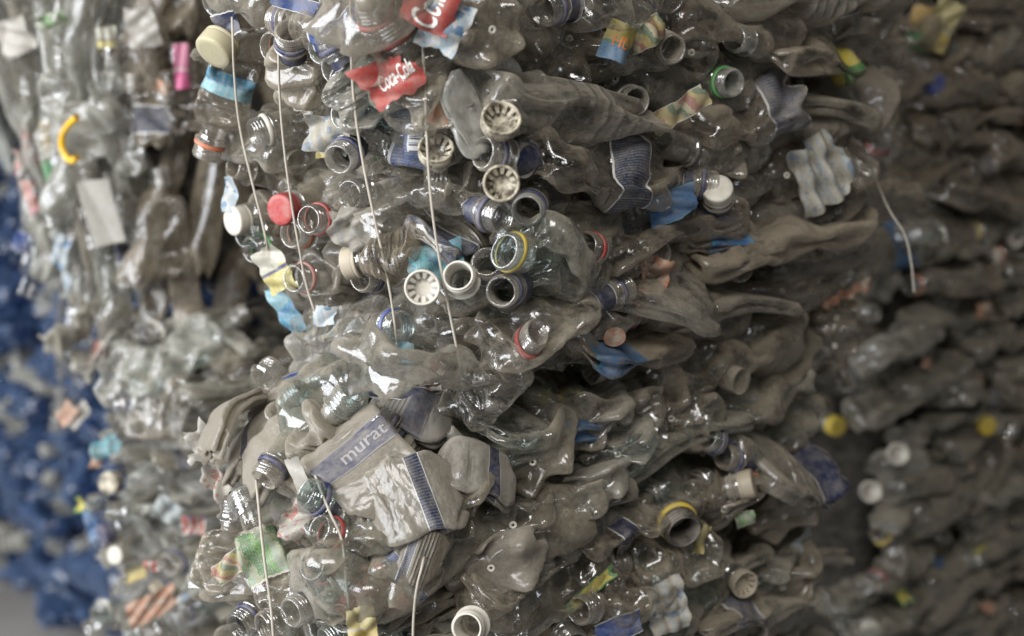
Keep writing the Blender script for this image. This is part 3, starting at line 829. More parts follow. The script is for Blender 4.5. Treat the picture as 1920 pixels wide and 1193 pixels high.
# ---- right face of the upper middle bale
H(M_,'soda','f',(1372,70,-.02),(1572,112,.02),'bdust','dusty flat bottle with open neck facing left and yellow green label','yellow green labelled bottle', hint='cam', roll=0, w=1.1, labs=[(.06,.36,'yellowgreen',{'jag':.03})])
for (x, y, rg, lb, an) in ((1376,156,'green','open neck with faint green ring below the yellow green labelled bottle','faint green ringed neck'),
        (1238,478,None,'open neck behind the crumpled orange label',None),
        (1392,506,None,'dark open neck under the long ribbed slanting bottle','dark open neck'),
        (1612,378,'tan','brownish open neck at the right edge of the upper middle bale','brownish open neck'),
        (1262,92,'tan','dirty white neck beside the blue fruit label',None)):
    H(M_, rnd.choice(['soda','smooth']), 'm', (x, y, -.03), None, 'brown', lb, an, ring=rg, inw=(.25,.95,rnd.uniform(-.1,.1)))
H(M_,'soda','m',(1205,262,.03),(1490,190,0),'bdust','dusty bottle with worn navy label sloping up right','worn navy labelled bottle', hint='cam', roll=0, labs=[(.10,.38,'navyworn',{'jag':.05})])
H(M_,'smooth','m',(1390,275,.04),(1652,170,-.02),'dusty','smooth pale dusty bottle with squared end slanting up right at the right edge','smooth pale slanting bottle', hint='cam', roll=0, w=1.15)
H(M_,'soda','m',(1320,345,-.01),(1150,322,.07),'brown','navy banded neck with blue ring pointing right beside the white cap','navy neck pointing right', ring='navy', nlab='navy', hint='cam', roll=0)
H(M_,'water','m',(1346,362,-.03),(1352,470,.06),'brown','bottle with upright white cap marked with a tiny blue emblem','upright white cap', cap='white', hint='cam')
H(M_,'smooth','f',(1180,420,.04),(1420,432,0),'bdust','flat ridged bottle wrapped in a torn bright blue label','torn bright blue label', hint='cam', roll=0, labs=[(.28,.66,'blue',{'jag':.06})], noneck=True)
H(M_,'ribbed','f',(1205,488,.03),(1612,382,-.01),'bdust','long ribbed dusty bottle slanting up to the right edge','long ribbed slanting bottle', hint='cam', roll=0, w=.9)
H(M_,'ribbed','m',(1420,470,.05),(1600,418,0),'brown','ribbed bottle with dark bands just under the long ribbed slanting bottle', hint='cam', roll=0, w=.9)
H(M_,'soda','m',(1160,588,-.01),(1330,572,.03),'brown','brown stained bottle with dull red ring above the bright blue wrapped bottle','dull red ring', ring='red', hint='z')
H(M_,'big','f',(1490,372,.03),(1610,265,-.03),'bdust','crumpled wide bottle with a torn pale label at right edge','crumpled bottle with pale torn label', hint='face', roll=0, noneck=True)
for (x, y, st, cl, mk, lb, an) in ((1355,322,'soda','m','mid','clover shaped bottle base right of the navy neck pointing right','clover shaped base'),
        (1515,655,'soda','o','bdust','round dusty white bottle base right of the long ribbed capped bottle','round dusty base'),
        (1575,655,'soda','m','mid','glossy clear bottle base right of the round dusty base',None),
        (1548,712,'big','m','brown','large glossy bottle base at the lower right corner of the upper bale','large glossy base'),
        (1300,100,'smooth','m','brown','dusty oval bottle end left of the yellow green labelled bottle',None),
        (1480,330,'water','m','brown','glossy dented bottle end left of the torn pale label',None),
        (1230,700,'soda','f','brown','flattened petal base under the long ribbed capped bottle',None),
        (1300,760,'soda','f','mid','pressed shiny base along the bottom edge of the right face',None),
        (1400,735,'big','f','brown','wide pressed base under the ribs of the long ribbed bottle',None),
        (1580,600,'soda','f','brown','pinched bottle base at the right edge above the glossy clear base',None),
        (1470,545,'water','f','brown','pinched bottle end below the dark open neck',None)):
    H(M_, st, cl, None, (x, y, -.01), mk, lb, an, inw=(.45,.85,rnd.uniform(-.1,.1)))
# ---- lower middle bale: dusty shoulder
SU = dict(hint='surf', roll=0)
H(L_,'big','x',(500,705,-.02),(365,830,-.02),'dusty','crumpled brown grey bottle at the left tip of the dusty shoulder','crumpled bottle at shoulder tip', w=.62, **SU)
H(L_,'soda','x',(560,740,-.025),(400,895,-.02),'dusty','flat dusty bottle crossed by a narrow navy stripe left of the grey lettered label','narrow navy striped bottle', labs=[(.56,.68,'navy',{'jag':.02})], w=.85, **SU)
H(L_,'big','x',(620,735,-.03),(440,905,-.03),'dusty','smooth dusty bottle between the narrow navy stripe and the grey lettered label','smooth bottle left of the grey label', w=.58, noneck=True, **SU)
H(L_,'big','x',(590,765,-.035),(735,925,-.04),'dusty','broad dusty bottle with a grey navy lettered label on the shoulder','grey lettered label', w=.95, labs=[(.42,.70,'greynavy',{'text':'murat','jag':.02,'wu':.22,'hv':.34,'dv':-.02,'flip':1,'tm':LETTERG})], noneck=True, **SU)
H(L_,'big','x',(885,808,-.03),(680,748,-.03),'dusty','wide dusty bottle with grey navy label pushed against the upper bale','wide bottle under the upper bale', w=.62, labs=[(.5,.78,'greynavy',{'jag':.03})], noneck=True, **SU)
H(L_,'soda','m',(722,800,-.012),(820,900,.02),'dusty','bottle with navy neck band lying between the big dusty bottles','navy neck on the shoulder', ring='navy', nlab='navy', **SU)
H(L_,'big','x',(640,985,-.03),(860,900,-.04),'dusty','broadest dusty bottle with a navy band across it near the front corner','broadest dusty bottle', w=.85, labs=[(.30,.46,'navytext',{'jag':.02})], noneck=True, **SU)
H(L_,'big','x',(790,850,-.03),(985,905,-.03),'dusty','dusty bottle with navy band and a red mark above the broadest dusty bottle', w=.6, labs=[(.34,.50,'navy',{'jag':.03})], noneck=True, **SU)
H(L_,'big','x',(850,1010,-.02),(690,1130,-.03),'mid','bottle wrapped in faded red label with white code box and navy patch','faded red label', w=.62, labs=[(.12,.40,'redcode',{'jag':.04}),(.46,.62,'barcode',{'jag':.03})], noneck=True, **SU)
H(L_,'big','x',(700,1010,-.02),(830,1060,-.035),'dusty','dusty bottle below the broadest one with a second navy band', w=.6, labs=[(.5,.66,'navytext',{'jag':.03})], noneck=True, **SU)
H(L_,'soda','m',(640,758,-.045),(560,860,.0),'dusty','dusty open neck pointing up right on the shoulder','open neck on the shoulder', **SU)
H(L_,'soda','x',(600,715,-.02),(470,745,.0),'dusty','dusty bottle pressed under the upper bale beside a blue scrap', w=.8, **SU)
H(L_,'soda','x',(700,700,.0),(550,730,-.01),'dusty','grey bottle wedged in the seam under the broad folded bottle', noneck=True, w=.8, **SU)
H(L_,'soda','m',(494,900,-.035),None,'mid','open neck with navy ring at the front edge of the dusty shoulder','navy ringed neck at shoulder edge', ring='navy', inw=(.8,.1,.5))
H(L_,'soda','m',(598,935,-.03),(715,985,.02),'mid','bottle with navy ring and navy band below the grey lettered label','navy banded neck below grey label', ring='navy', nlab='navy', hint='surf')
H(L_,'soda','m',(618,1000,-.03),(740,1040,.03),'mid','bottle with thin red ring beside the torn pale paper','thin red ring', ring='red', hint='surf')
H(L_,'soda','m',(600,1062,-.025),(720,1080,.06),'mid','bottle with short red ring left of the faded red label', ring='red', hint='surf')
for (x, y, rg, lb, an) in ((608,1104,'navy','dark open neck left of the twine under the faded red label','dark open neck by the twine'),
        (640,1160,'navy','open neck with wide navy ring near the bottom edge','wide navy ring'),
        (545,1150,None,'pale open neck low on the left face of the lower bale',None)):
    H(L_,'soda','m',(x, y, -.03), None,'mid', lb, an, ring=rg, inw=(.95,.2,0))
H(L_,'smooth','f',(455,945,0),(530,1140,-.01),'mid','flattened bottle hanging with a long bright green label','long green label', hint='face', roll=0, labs=[(.38,.9,'green',{'jag':.08,'u':(.05,.55)})], w=.7)
H(L_,'soda','f',(440,960,.01),(425,1110,0),'mid','grey flattened bottle left of the long green label', hint='cam', roll=0)
# ---- lower middle bale: right side
for (x, y, st, cl, mk, lb, an, w) in ((835,1000,'big','f','clean','large glossy pressed base at the front corner of the lower bale','large glossy pressed base',1.0),
        (1000,880,'big','f','clean','shiny pressed petal base right of the dusty shoulder','shiny petal base',.9),
        (1105,925,'soda','f','mid','pressed petal base with centre dot right of the shiny petal base',None,1.1),
        (1160,862,'soda','f','mid','petal base with pale rim under the pressed bottles of the corner','pale rimmed petal base',1.1),
        (1185,805,'soda','f','mid','pressed petal base right under the small blue label strip',None,1.1),
        (920,1080,'big','f','dusty','dull dusty pressed base below the white text label',None,1.0),
        (960,985,'soda','m','clean','glossy folded bottle end between the two shiny bases',None,1.1),
        (1060,965,'soda','f','clean','creased shiny bottle end above the white text label',None,1.1),
        (1265,800,'soda','m','brown','shiny bulging bottle end near the seam of the right face','bulging end near the seam',1.1),
        (1090,820,'big','f','mid','wide shiny pressed base under the bulging red ringed bottle',None,1.0),
        (1480,985,'big','f','bdust','dull pressed base below the wide bottle with white outlined label',None,1.0),
        (1360,960,'water','f','brown','narrow ribbed bottle end left of the orange ringed open neck',None,1.),
        (1475,1120,'big','m','bdust','dull rounded bottle end at lower right of the lower bale',None,1.)):
    H(L_, st, cl, None, (x, y, -.02), mk, lb, an, w=w, inw=(.62,.75,rnd.uniform(.0,.2)), hint=(-.28,-.1,.95))
H(L_,'smooth','f',(1090,985,.05),(900,1120,-.015),'mid','folded bottle with a white text label slanting up right','white text label', hint='face', roll=0, labs=[(.55,.82,'whitetext',{'jag':.05})], w=1.2, noneck=True)
H(L_,'ribbed','f',(1165,1005,.03),(915,1185,-.015),'clean','long shiny tube like bottle slanting up right below the white text label','long shiny tube', hint='cam', roll=0, w=.7)
H(L_,'ribbed','m',(1095,1142,-.025),(1240,1085,.02),'bdust','dusty ribbed bottle with clear open neck facing left near the bottom','ribbed bottle near the bottom', hint='cam', roll=0)
H(L_,'ribbed','m',(1150,1060,.03),(1330,1030,.0),'bdust','dusty bottle with close ribs above the ribbed bottle near the bottom', hint='cam', roll=0)
H(L_,'soda','m',(878,1176,-.05),(950,1120,.08),'mid','bottle with thick white open neck at the bottom edge','thick white open neck', neckk='w', hint='cam')
H(L_,'soda','f',(1255,1180,.0),(1420,1125,0),'bdust','dusty bottle with worn navy label at the bottom right','worn navy label at the bottom', hint='cam', roll=0, labs=[(.2,.6,'navyworn',{'jag':.1})], noneck=True)
H(L_,'soda','m',(1278,990,-.035),None,'brown','wide black ribbed neck with yellow ring','black ribbed neck', neckk='d', ring='yellow', nsc=1.35, inw=(.35,.9,.1))
H(L_,'soda','m',(1416,926,-.035),None,'brown','open neck with orange ring under the wide bottle with outlined label','orange ringed open neck', ring='orange', inw=(.3,.9,.2))
H(L_,'soda','m',(1380,912,-.02),(1285,930,.05),'bdust','bottle with white cap turned right beside the orange ringed neck', cap='tan', hint='cam')
H(L_,'big','f',(1362,856,-.01),(1552,885,.01),'bdust','wide dusty bottle with navy neck band and white outlined navy label','wide bottle with outlined label', ring='navy', nlab='navy', hint='cam', roll=0, w=1.15, labs=[(.08,.32,'navy',{'jag':.1})])
H(L_,'soda','m',(1328,822,-.015),(1440,860,.03),'bdust','navy banded neck above the wide bottle with outlined label', ring='navy', nlab='navy', hint='cam')
H(L_,'smooth','m',(1395,1095,-.03),None,'bdust','bottle with cream cap facing out low on the right face','cream cap', cap='f:tan', inw=(.3,.9,.1))
H(L_,'smooth','f',(1320,905,.03),(1185,985,-.01),'mid','smooth tube like bottle slanting up right under the bulging end', hint='cam', roll=0, w=.8)
H(L_,'smooth','f',(1230,930,.03),(1080,1030,-.005),'brown','dark flattened tube bottle with navy scrap slanting up right', hint='cam', roll=0, w=.8, labs=[(.5,.72,'navy',{'jag':.1})])
# ---- upper left bale: bottles standing on edge
for (x0, y0, x1, y1, mk, lb, an, kw) in (
        (283,80,292,280,'bdust','dark side bottle with navy fine print label on the upper left bale','navy print bottle in the dark gap',{'labs':[(.2,.6,'navytext',{'jag':.05})],'w':.8}),
        (60,150,50,330,'pale','pale bottle with red and navy label at the far left','red and navy label',{'labs':[(.3,.75,'redwhite',{'jag':.1})]}),
        (120,100,110,300,'pale','tall pale bottle standing on edge at the far left of the upper left bale',None,{}),
        (210,90,205,250,'pale','pale bottle with barcode label and yellow top on the upper left bale','white barcode bottle',{'labs':[(.3,.6,'whitetext',{'jag':.05})]}),
        (165,330,150,190,'pale','wide grey bottle inside the curved yellow handle',None,{'w':1.2}),
        (235,380,250,550,'pale','bottle with navy label below the white paper label','navy label below the white paper',{'labs':[(.5,.8,'navy',{'jag':.1})]}),
        (180,440,230,580,'pale','tall pale bottle leaning right below the white paper label',None,{}),
        (110,400,150,560,'pale','pale bottle leaning right with light blue patches',None,{'labs':[(.3,.55,'lightblue',{'jag':.1})]}),
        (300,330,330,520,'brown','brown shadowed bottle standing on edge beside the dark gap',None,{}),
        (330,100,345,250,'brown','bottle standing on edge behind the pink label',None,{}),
        (250,150,245,330,'pale','smooth grey bottle standing on edge right of the white barcode bottle',None,{}),
        (70,360,90,520,'pale','pale bottle at the bottom left tip of the upper left bale',None,{})):
    H(U_, rnd.choice(['big','soda','smooth']), 'f', (x0,y0,0), (x1,y1,-.01), mk, lb, an, hint='surf', roll=rnd.uniform(-25,25), **dict({'w':.62}, **kw))
# ---- lower left bale
for (x0, y0, x1, y1, mk, lb, an, kw) in (
        (200,560,90,660,'pale','dented pale bottle at the left tip of the lower left bale','dented pale bottle at left tip',{}),
        (255,600,140,690,'pale','pale bottle with white and red label on top of the lower left bale','white and red label',{'labs':[(.25,.7,'whitered',{'jag':.1})],'w':1.1}),
        (455,590,240,740,'pale','large crumpled clear bottle lying across the top of the lower left bale','large crumpled bottle on the left',{'w':1.2}),
        (350,720,200,700,'pale','pale bottle with small round open neck on the lower left bale',None,{}),
        (240,760,330,770,'mid','bottle with navy band below the large crumpled bottle',None,{'ring':'navy','nlab':'navy'})):
    H(V_, 'big', 'f', (x0,y0,0), (x1,y1,-.02), mk, lb, an, hint='surf', roll=0, **kw)
# ---- right bales
H(G_,'soda','m',(1650,264,-.05),(1618,372,0),'brown','clear bottle with red neck ring pointing up at the left edge of the right bale','red ring on the right bale', ring='red', hint='cam', roll=0)
H(G_,'big','f',(1665,330,.01),(1915,350,-.01),'bdust','long creased dusty bottle lying level on the upper right bale','long creased bottle on the right', hint='cam', roll=0, w=1.2, noneck=True)
H(G_,'soda','m',(1758,160,-.035),None,'bdust','bottle with a shiny blue cap on the upper right bale','blue cap', cap='blue', inw=(.2,.95,0))
H(G_,'soda','m',(1668,220,-.03),None,'bdust','bottle with small dusty white cap near the smooth pale slanting bottle','small dusty cap', cap='tan', inw=(.2,.95,0))
H(G_,'big','m',(1700,90,.03),(1900,70,-.01),'bdust','dusty bottle with fine ribs right of the yellow label', hint='cam', roll=0)
H(G_,'soda','m',(1850,310,-.02),(1770,330,.05),'bdust','bottle with navy neck band on the upper right bale', ring='navy', nlab='navy', hint='cam')
H(G_,'big','m',(1860,220,.03),(1690,240,-.01),'bdust','folded dusty bottle under the blue cap', hint='cam', roll=0)
H(K_,'soda','m',(1706,665,-.03),None,'brown','dusty open neck left of the orange scraps on the right bale','open neck near the orange scraps', ring=None, inw=(.2,.95,0))
H(K_,'soda','m',(1640,590,-.03),None,'brown','dim open neck at the left edge of the lower right bale', ring=None, inw=(.2,.95,0))
H(K_,'soda','m',(1570,800,-.03),None,'brown','bottle with yellow cap at the left edge of the lower right bale','left yellow cap', cap='yellow', inw=(.2,.95,0))
H(K_,'soda','m',(1853,800,-.03),None,'brown','bottle with bright yellow cap far right on the lower right bale','far right yellow cap', cap='yellow', inw=(.2,.95,0))
H(K_,'soda','m',(1650,1000,-.02),(1720,1060,0),'mid','clear bottle with yellow band and shiny top low on the right bale','yellow banded bottle', ring='yellow', hint='cam')
H(K_,'soda','m',(1640,1090,-.02),(1720,1040,.03),'mid','bottle with red ring and bright reflection low on the right bale', ring='red', hint='cam')
H(K_,'water','m',(1900,800,-.02),(1800,960,.03),'brown','dim bottle slanting on the far right of the lower right bale', hint='cam')

# ---- loose caps, torn labels, twine
loose_cap('dirty cream cap with fins facing up at the top of the corner', M_, 937,236,-.055,'dirty','dirty cream finned cap', tiltv=(.05,0,.75), sc=1.08)
loose_cap('rusty rimmed cap showing its fins between the blue ringed necks', M_, 940,343,-.065,'dirty','rusty rimmed finned cap', face=.8, sc=1.0)
loose_cap('clean white cap showing its fins at the foot of the twine', M_, 793,538,-.05,'white','white finned cap by the twine', face=.8)
loose_cap('white cap with dark hub upper of two on the right bale', K_, 1682,850,-.03,'white','upper white cap on right bale', face=.7, sc=1.05)
loose_cap('white cap with cross shaped fins lower of two on the right bale', K_, 1632,920,-.03,'white','lower white cap on right bale', face=.6, sc=1.05)
loose_cap('blocky white cap at the bottom edge of the right bale', K_, 1630,1178,-.03,'white',None, inside=False, face=.3)
loose_cap('pale yellow cup like cap near the top left of the bale', M_, 412,84,-.04,'pale_yellow','pale yellow cup cap', inside=False, face=.3, tiltv=(0,0,-.6), sc=1.25)
loose_cap('grey finned cap half hidden beside the twine under the barcode bottle', M_, 818,292,-.02,'dirty',None, tiltv=(0,0,.9))
loose_cap('dull white disc cap in the middle of the lower left bale', V_, 210,905,-.01,'dirty','white disc cap', inside=False, face=.5, sc=1.0)
loose_cap('small white cap below the dull white disc cap', V_, 222,1040,-.01,'white',None, inside=False, face=.4, sc=.85)

TL = 'torn_label'
sheet(TL,'torn red label with white script left of the twine','label',M_,742,140,-.05,44,32,34,'red','red script label',text='Coca-Cola',shear=.35,cut=.55,wu=.72,hu=.4,crumple=.003,trot=0)
sheet(TL,'crumpled red label with white script at the top behind the twine','label',M_,803,14,-.055,36,44,70,'red','crumpled red label at the top',text='Cola',shear=.3,cut=.2,wu=.8,hu=.5,crumple=.005)
sheet(TL,'pale blue and white torn label beside the round lobed base','label',M_,836,48,-.05,34,46,-28,'lightblue','pale blue torn label',cut=.22,crumple=.005)
sheet(TL,'orange and cream label scrap under the glossy rounded bottle bottom','label',M_,832,205,-.03,18,26,-20,'orange',None,crumple=.002)
sheet(TL,'teal crumpled label below the creased navy label','label',M_,822,488,-.015,46,30,15,'teal','teal crumpled label',crumple=.007)
sheet(TL,'blue fruit label with orange letters near the top','label',M_,1165,80,-.03,26,34,-22,'multiblue','blue fruit label',text='HU',tm=LETTERO,crumple=.002,cut=.08,wu=.6,hu=.3,bend=.8)
sheet(TL,'curled yellow and green label right of the blue fruit label','label',M_,1212,62,-.025,40,24,28,'multi','curled fruit label',crumple=.006,bend=1.2)
sheet(TL,'yellow red and green label scrap on the right face','label',M_,1272,205,-.025,56,22,30,'multi','fruit label scrap',crumple=.003)
sheet(TL,'bright blue torn label piece left of the upright white cap','label',M_,1258,388,-.02,52,26,22,'blue','blue torn piece',crumple=.003)
sheet(TL,'crumpled orange brown label piece on the right face','label',M_,1222,512,-.02,28,36,-20,'orange','crumpled orange label',crumple=.009,cut=.2)
sheet(TL,'torn white and pale blue paper on the crumpled bottle at right edge','label',M_,1535,312,-.035,62,66,35,'whiteblue','torn pale paper at right edge',crumple=.008,cut=.3)
sheet(TL,'white and orange folded label at the right edge','label',M_,1588,548,-.02,56,14,25,'orange','white orange folded label',crumple=.004)
sheet(TL,'orange spot on the bright blue label','label',M_,1152,632,-.045,22,18,0,'orange',None,crumple=.001,oval=True)
sheet(TL,'yellow label corner with fine letters above the fruit label strip','label',M_,1022,745,-.03,14,22,8,'yellowgreen',None,crumple=.003,cut=.15)
sheet(TL,'white and blue label with yellow corner on a bottle end','label',M_,622,255,-.03,42,30,-10,'whiteblue','white and blue label',crumple=.006)
sheet(TL,'small yellow scrap below the white and blue label','label',M_,608,285,-.025,16,8,10,'yellow',None,crumple=.002)
sheet(TL,'yellow and blue label left of the pink rimmed neck','label',M_,515,502,-.03,28,46,30,'yellowblue','yellow and blue label',crumple=.004)
sheet(TL,'light blue triangular scrap above the folded grey bottle','label',M_,612,592,-.03,22,18,0,'lightblue',None,cut=.3,crumple=.003)
sheet(TL,'cyan and orange strip pressed at the left edge','label',M_,535,575,-.02,20,56,35,'cyan',None,crumple=.004)
sheet(TL,'bright blue chip at the foot of the twine','label',M_,765,660,-.03,14,18,0,'cyan',None,crumple=.002)
sheet(TL,'white strip pointing left above the dusty shoulder','label',M_,705,697,-.035,46,14,-4,'white','white strip',crumple=.003)
sheet(TL,'torn dirty film hanging in the middle of the left face','label',M_,668,425,-.03,44,36,-15,'film','torn dirty film',cut=.25,crumple=.007)
sheet(TL,'blue label scrap along the top edge of the bale','label',M_,555,8,-.03,40,14,-15,'bluelogo',None,crumple=.003)
sheet(TL,'small dark blue scrap at the top left corner of the bale','label',M_,425,45,-.03,24,22,20,'navy',None,crumple=.003)
sheet(TL,'pale label with blue and red spots at the left edge','label',M_,432,360,-.03,16,34,0,'lightblue',None,crumple=.003)
sheet(TL,'dark blue scrap in the top right of the bale','label',M_,1570,18,-.02,56,18,10,'navy',None,crumple=.005)
sheet(TL,'yellow label with pale script on the upper right bale','label',G_,1765,48,-.03,38,70,-25,'yellow','yellow label on the right bale',crumple=.004,cut=.18)
sheet(TL,'dark green label half left of the yellow label','label',G_,1722,50,-.02,32,56,-12,'greenstrip',None,crumple=.004)
sheet(TL,'orange scrap high on the lower right bale','label',K_,1838,582,-.02,22,24,0,'orange','orange scrap on the right',crumple=.006)
sheet(TL,'orange scrap in the middle of the lower right bale','label',K_,1828,716,-.02,22,16,30,'orange',None,crumple=.006)
sheet(TL,'small orange red scrap beside the open neck on the right bale','label',K_,1735,680,-.02,14,14,0,'orange',None,crumple=.004)
sheet(TL,'orange curl near the bottom right corner','label',K_,1852,1138,-.02,22,18,-40,'orange',None,crumple=.007)
sheet(TL,'yellow green scrap low on the right bale','label',K_,1692,1115,-.02,20,22,20,'yellowgreen',None,crumple=.006)
sheet(TL,'blue and white scrap low on the right bale','label',K_,1745,1115,-.02,26,8,35,'paleblue',None,crumple=.003)
sheet(TL,'thin yellow strip on the far right of the lower right bale','label',K_,1838,1030,-.02,28,6,25,'yellowgreen',None,crumple=.003)
sheet(TL,'orange scrap below the far right yellow cap','label',K_,1815,875,-.02,12,14,0,'orange',None,crumple=.003)
sheet(TL,'green scrap at the far right edge of the upper right bale','label',G_,1908,345,-.02,10,22,0,'green',None,crumple=.003)
sheet(TL,'orange scrap at the right edge of the upper right bale','label',G_,1905,222,-.02,16,16,0,'orange',None,crumple=.004)
sheet(TL,'green shiny scrap under the orange ringed open neck','label',L_,1393,972,-.02,20,14,15,'green',None,crumple=.006)
sheet(TL,'yellow scrap hanging right of the black ribbed neck','label',L_,1312,1010,-.02,10,30,-20,'yellow',None,crumple=.004)
sheet(TL,'torn pale green paper with creases near the bottom right','label',L_,1250,1135,-.04,38,52,12,'whiteblue','torn pale paper near the bottom',crumple=.005,cut=.14)
sheet(TL,'torn blue label with white print at the bottom edge','label',L_,1160,1178,-.04,46,24,18,'bluelogo','torn blue label at the bottom',crumple=.004,cut=.15)
sheet(TL,'yellow green leaf patterned strip above the ribbed bottle near the bottom','label',L_,1110,1105,-.02,60,12,35,'yellowgreen',None,crumple=.003)
sheet(TL,'dull blue scrap at the right edge of the lower bale','label',L_,1500,1015,-.02,30,14,40,'paleblue',None,crumple=.004)
sheet(TL,'torn pale paper with orange flecks below the grey lettered label','label',L_,560,968,-.02,26,30,-35,'whitered','torn pale paper',crumple=.008,cut=.5)
sheet(TL,'pinkish white shred standing on the grey lettered label','label',L_,558,890,-.04,12,34,25,'white',None,crumple=.004,cut=.2)
sheet(TL,'red and white torn label at the shoulder edge','label',L_,415,905,-.035,36,20,-45,'whitered','red and white torn label',crumple=.007,cut=.25)
sheet(TL,'white film scrap on the left tip of the shoulder','label',L_,385,835,-.035,24,38,30,'white',None,crumple=.008,cut=.25)
sheet(TL,'orange and yellow label piece left of the long green label','label',L_,438,1062,-.03,36,22,35,'multi',None,crumple=.005)
sheet(TL,'yellow label with white marks at the bottom by the twine','label',L_,677,1170,-.035,24,36,10,'yellow','yellow label at the bottom',crumple=.006)
sheet(TL,'orange red label end by the twine under the faded red label','label',L_,660,1118,-.02,20,34,-30,'red',None,crumple=.005)
sheet(TL,'dark blue scrap in the seam above the dusty shoulder','label',L_,560,706,-.03,30,8,25,'bluelogo',None,crumple=.002)
sheet(TL,'navy and yellow scrap under the white strip','label',L_,752,738,-.03,50,14,-8,'navy',None,crumple=.004)
sheet(TL,'plain white paper label tilted on the upper left bale','label',U_,190,398,-.04,42,84,12,'white','white paper label',cut=.03,crumple=.002,face=.3)
sheet(TL,'white paper scrap at top of the upper left bale','label',U_,266,48,-.03,36,50,10,'white','white paper scrap',cut=.2,crumple=.004)
sheet(TL,'pink label strip in the dark gap','label',U_,340,125,-.03,18,56,0,'pink','pink label strip',cut=.05,crumple=.002)
sheet(TL,'green scrap near the top of the upper left bale','label',U_,100,38,-.03,36,18,20,'green','green scrap',cut=.12,crumple=.004)
sheet(TL,'orange and green strip on the upper left bale','label',U_,90,285,-.02,12,80,0,'greenstrip',None,cut=.1,crumple=.003)
sheet(TL,'white label with dark stripe at the far left','label',U_,32,68,-.02,50,46,20,'whitetext',None,cut=.15,crumple=.004)
sheet(TL,'small orange scrap in the dark gap','label',U_,303,165,-.02,18,14,-30,'orange',None,crumple=.004)
sheet(TL,'yellow white scrap above the white barcode bottle','label',U_,198,72,-.03,22,26,0,'yellowblue',None,crumple=.004)
sheet(TL,'light blue patch low on the upper left bale','label',U_,112,470,-.03,24,46,-25,'lightblue',None,crumple=.005)
sheet(TL,'dark blue patch at the far left of the upper left bale','label',U_,42,450,-.03,24,30,-20,'bluelogo',None,crumple=.005)
sheet(TL,'red patch at the left edge of the upper left bale','label',U_,42,305,-.03,20,34,0,'redwhite',None,crumple=.005)
sheet(TL,'dark red patch low on the left of the upper left bale','label',U_,62,370,-.03,18,44,10,'redwhite',None,crumple=.005)
for (x, y, w, h, r, mk, lb) in ((150,780,16,36,-35,'white','white sliver painted as a highlight on the lower left bale'),(175,985,14,36,15,'blue','bright blue chip at the edge of the lower left bale'),  # the white sliver is a highlight put in as a pale sheet
        (200,838,34,22,20,'teal','teal scrap on the lower left bale'),(150,945,14,20,0,'yellowgreen','yellow scrap at the left of the lower left bale'),
        (255,1075,24,14,20,'yellow','yellow scrap low on the lower left bale'),(290,1135,60,26,25,'orange','orange yellow label low on the lower left bale'),
        (365,985,24,20,0,'redwhite','dark red scrap beside the long green label'),(320,960,34,26,-25,'paleblue','blue grey scrap in the middle of the lower left bale'),
        (285,1060,16,12,0,'redwhite','small red scrap on the lower left bale'),(180,865,14,14,0,'orange','small pink scrap on the lower left bale'),
        (365,1105,24,36,-20,'whiteblue','white blue scrap low beside the lower middle bale'),(125,775,26,20,40,'orange','tan scrap at the left tip of the lower left bale')):
    sheet(TL, lb, 'label', V_, x, y, -.02, w*1.15, h*1.15, r, mk, None, crumple=.005, cut=.2)
# the curved yellow handle
cu = bpy.data.curves.new('jug_handle', 'CURVE'); cu.dimensions = '3D'; cu.bevel_depth = .0042; cu.bevel_resolution = 4
sp = cu.splines.new('BEZIER'); HP = [B[U_].pt(x, y, -.05) for x, y in ((144,220),(126,238),(116,262),(121,288),(136,302),(144,294))]
sp.bezier_points.add(len(HP)-1)
for q, p in zip(sp.bezier_points, HP): q.co = p; q.handle_left_type = q.handle_right_type = 'AUTO'
cu.materials.append(solid('yellow_handle_plastic', (.72,.42,.01), .35, .1))
ho = bpy.data.objects.new('jug_handle_curve', cu); COL.objects.link(ho); bpy.context.view_layer.update()
hm = bpy.data.meshes.new_from_object(ho); bpy.data.objects.remove(ho); hm.name = 'jug_handle'
tag(link('jug_handle', hm), 'curved yellow jug handle on the upper left bale', 'handle'); ANCH.append((125,262,U_,'curved yellow handle'))

twine('white twine down the left face nearest the corner', M_, [(786,-25),(791,60),(796,150),(800,250),(806,350),(818,450),(836,550),(852,630),(864,690)], off=-.04)
twine('white twine down the left face second from the corner', M_, [(657,-25),(658,80),(664,190),(678,290),(700,400),(722,500),(735,570),(746,660)], off=-.04)
twine('white twine down the left face third from the corner', M_, [(522,95),(524,170),(532,270),(545,370),(560,460),(576,540),(592,590)], off=-.04)
twine('white twine along the far left of the left face', M_, [(436,55),(440,150),(450,240),(470,330),(490,410),(500,455)], off=-.04)
twine('loose twine end hanging at the right edge', M_, [(1648,350,-.05),(1668,395,-.06),(1696,440,-.06),(1708,490,-.06),(1714,548,-.05)], off=-.05, last=True)
twine('twine below the faded red label on the lower bale', L_, [(596,905),(618,960),(640,1010),(648,1080),(655,1150),(660,1215)], off=-.04)
twine('twine at the front corner of the lower bale', L_, [(792,1060),(782,1100),(776,1150),(774,1215)], off=-.04)
twine('thin twine left of the long green label on the lower bale', L_, [(482,918),(488,980),(497,1060),(508,1140),(514,1215)], off=-.045, rad=.0012)
print('heroes', NBOT[0], round(time.time()-T00, 1))
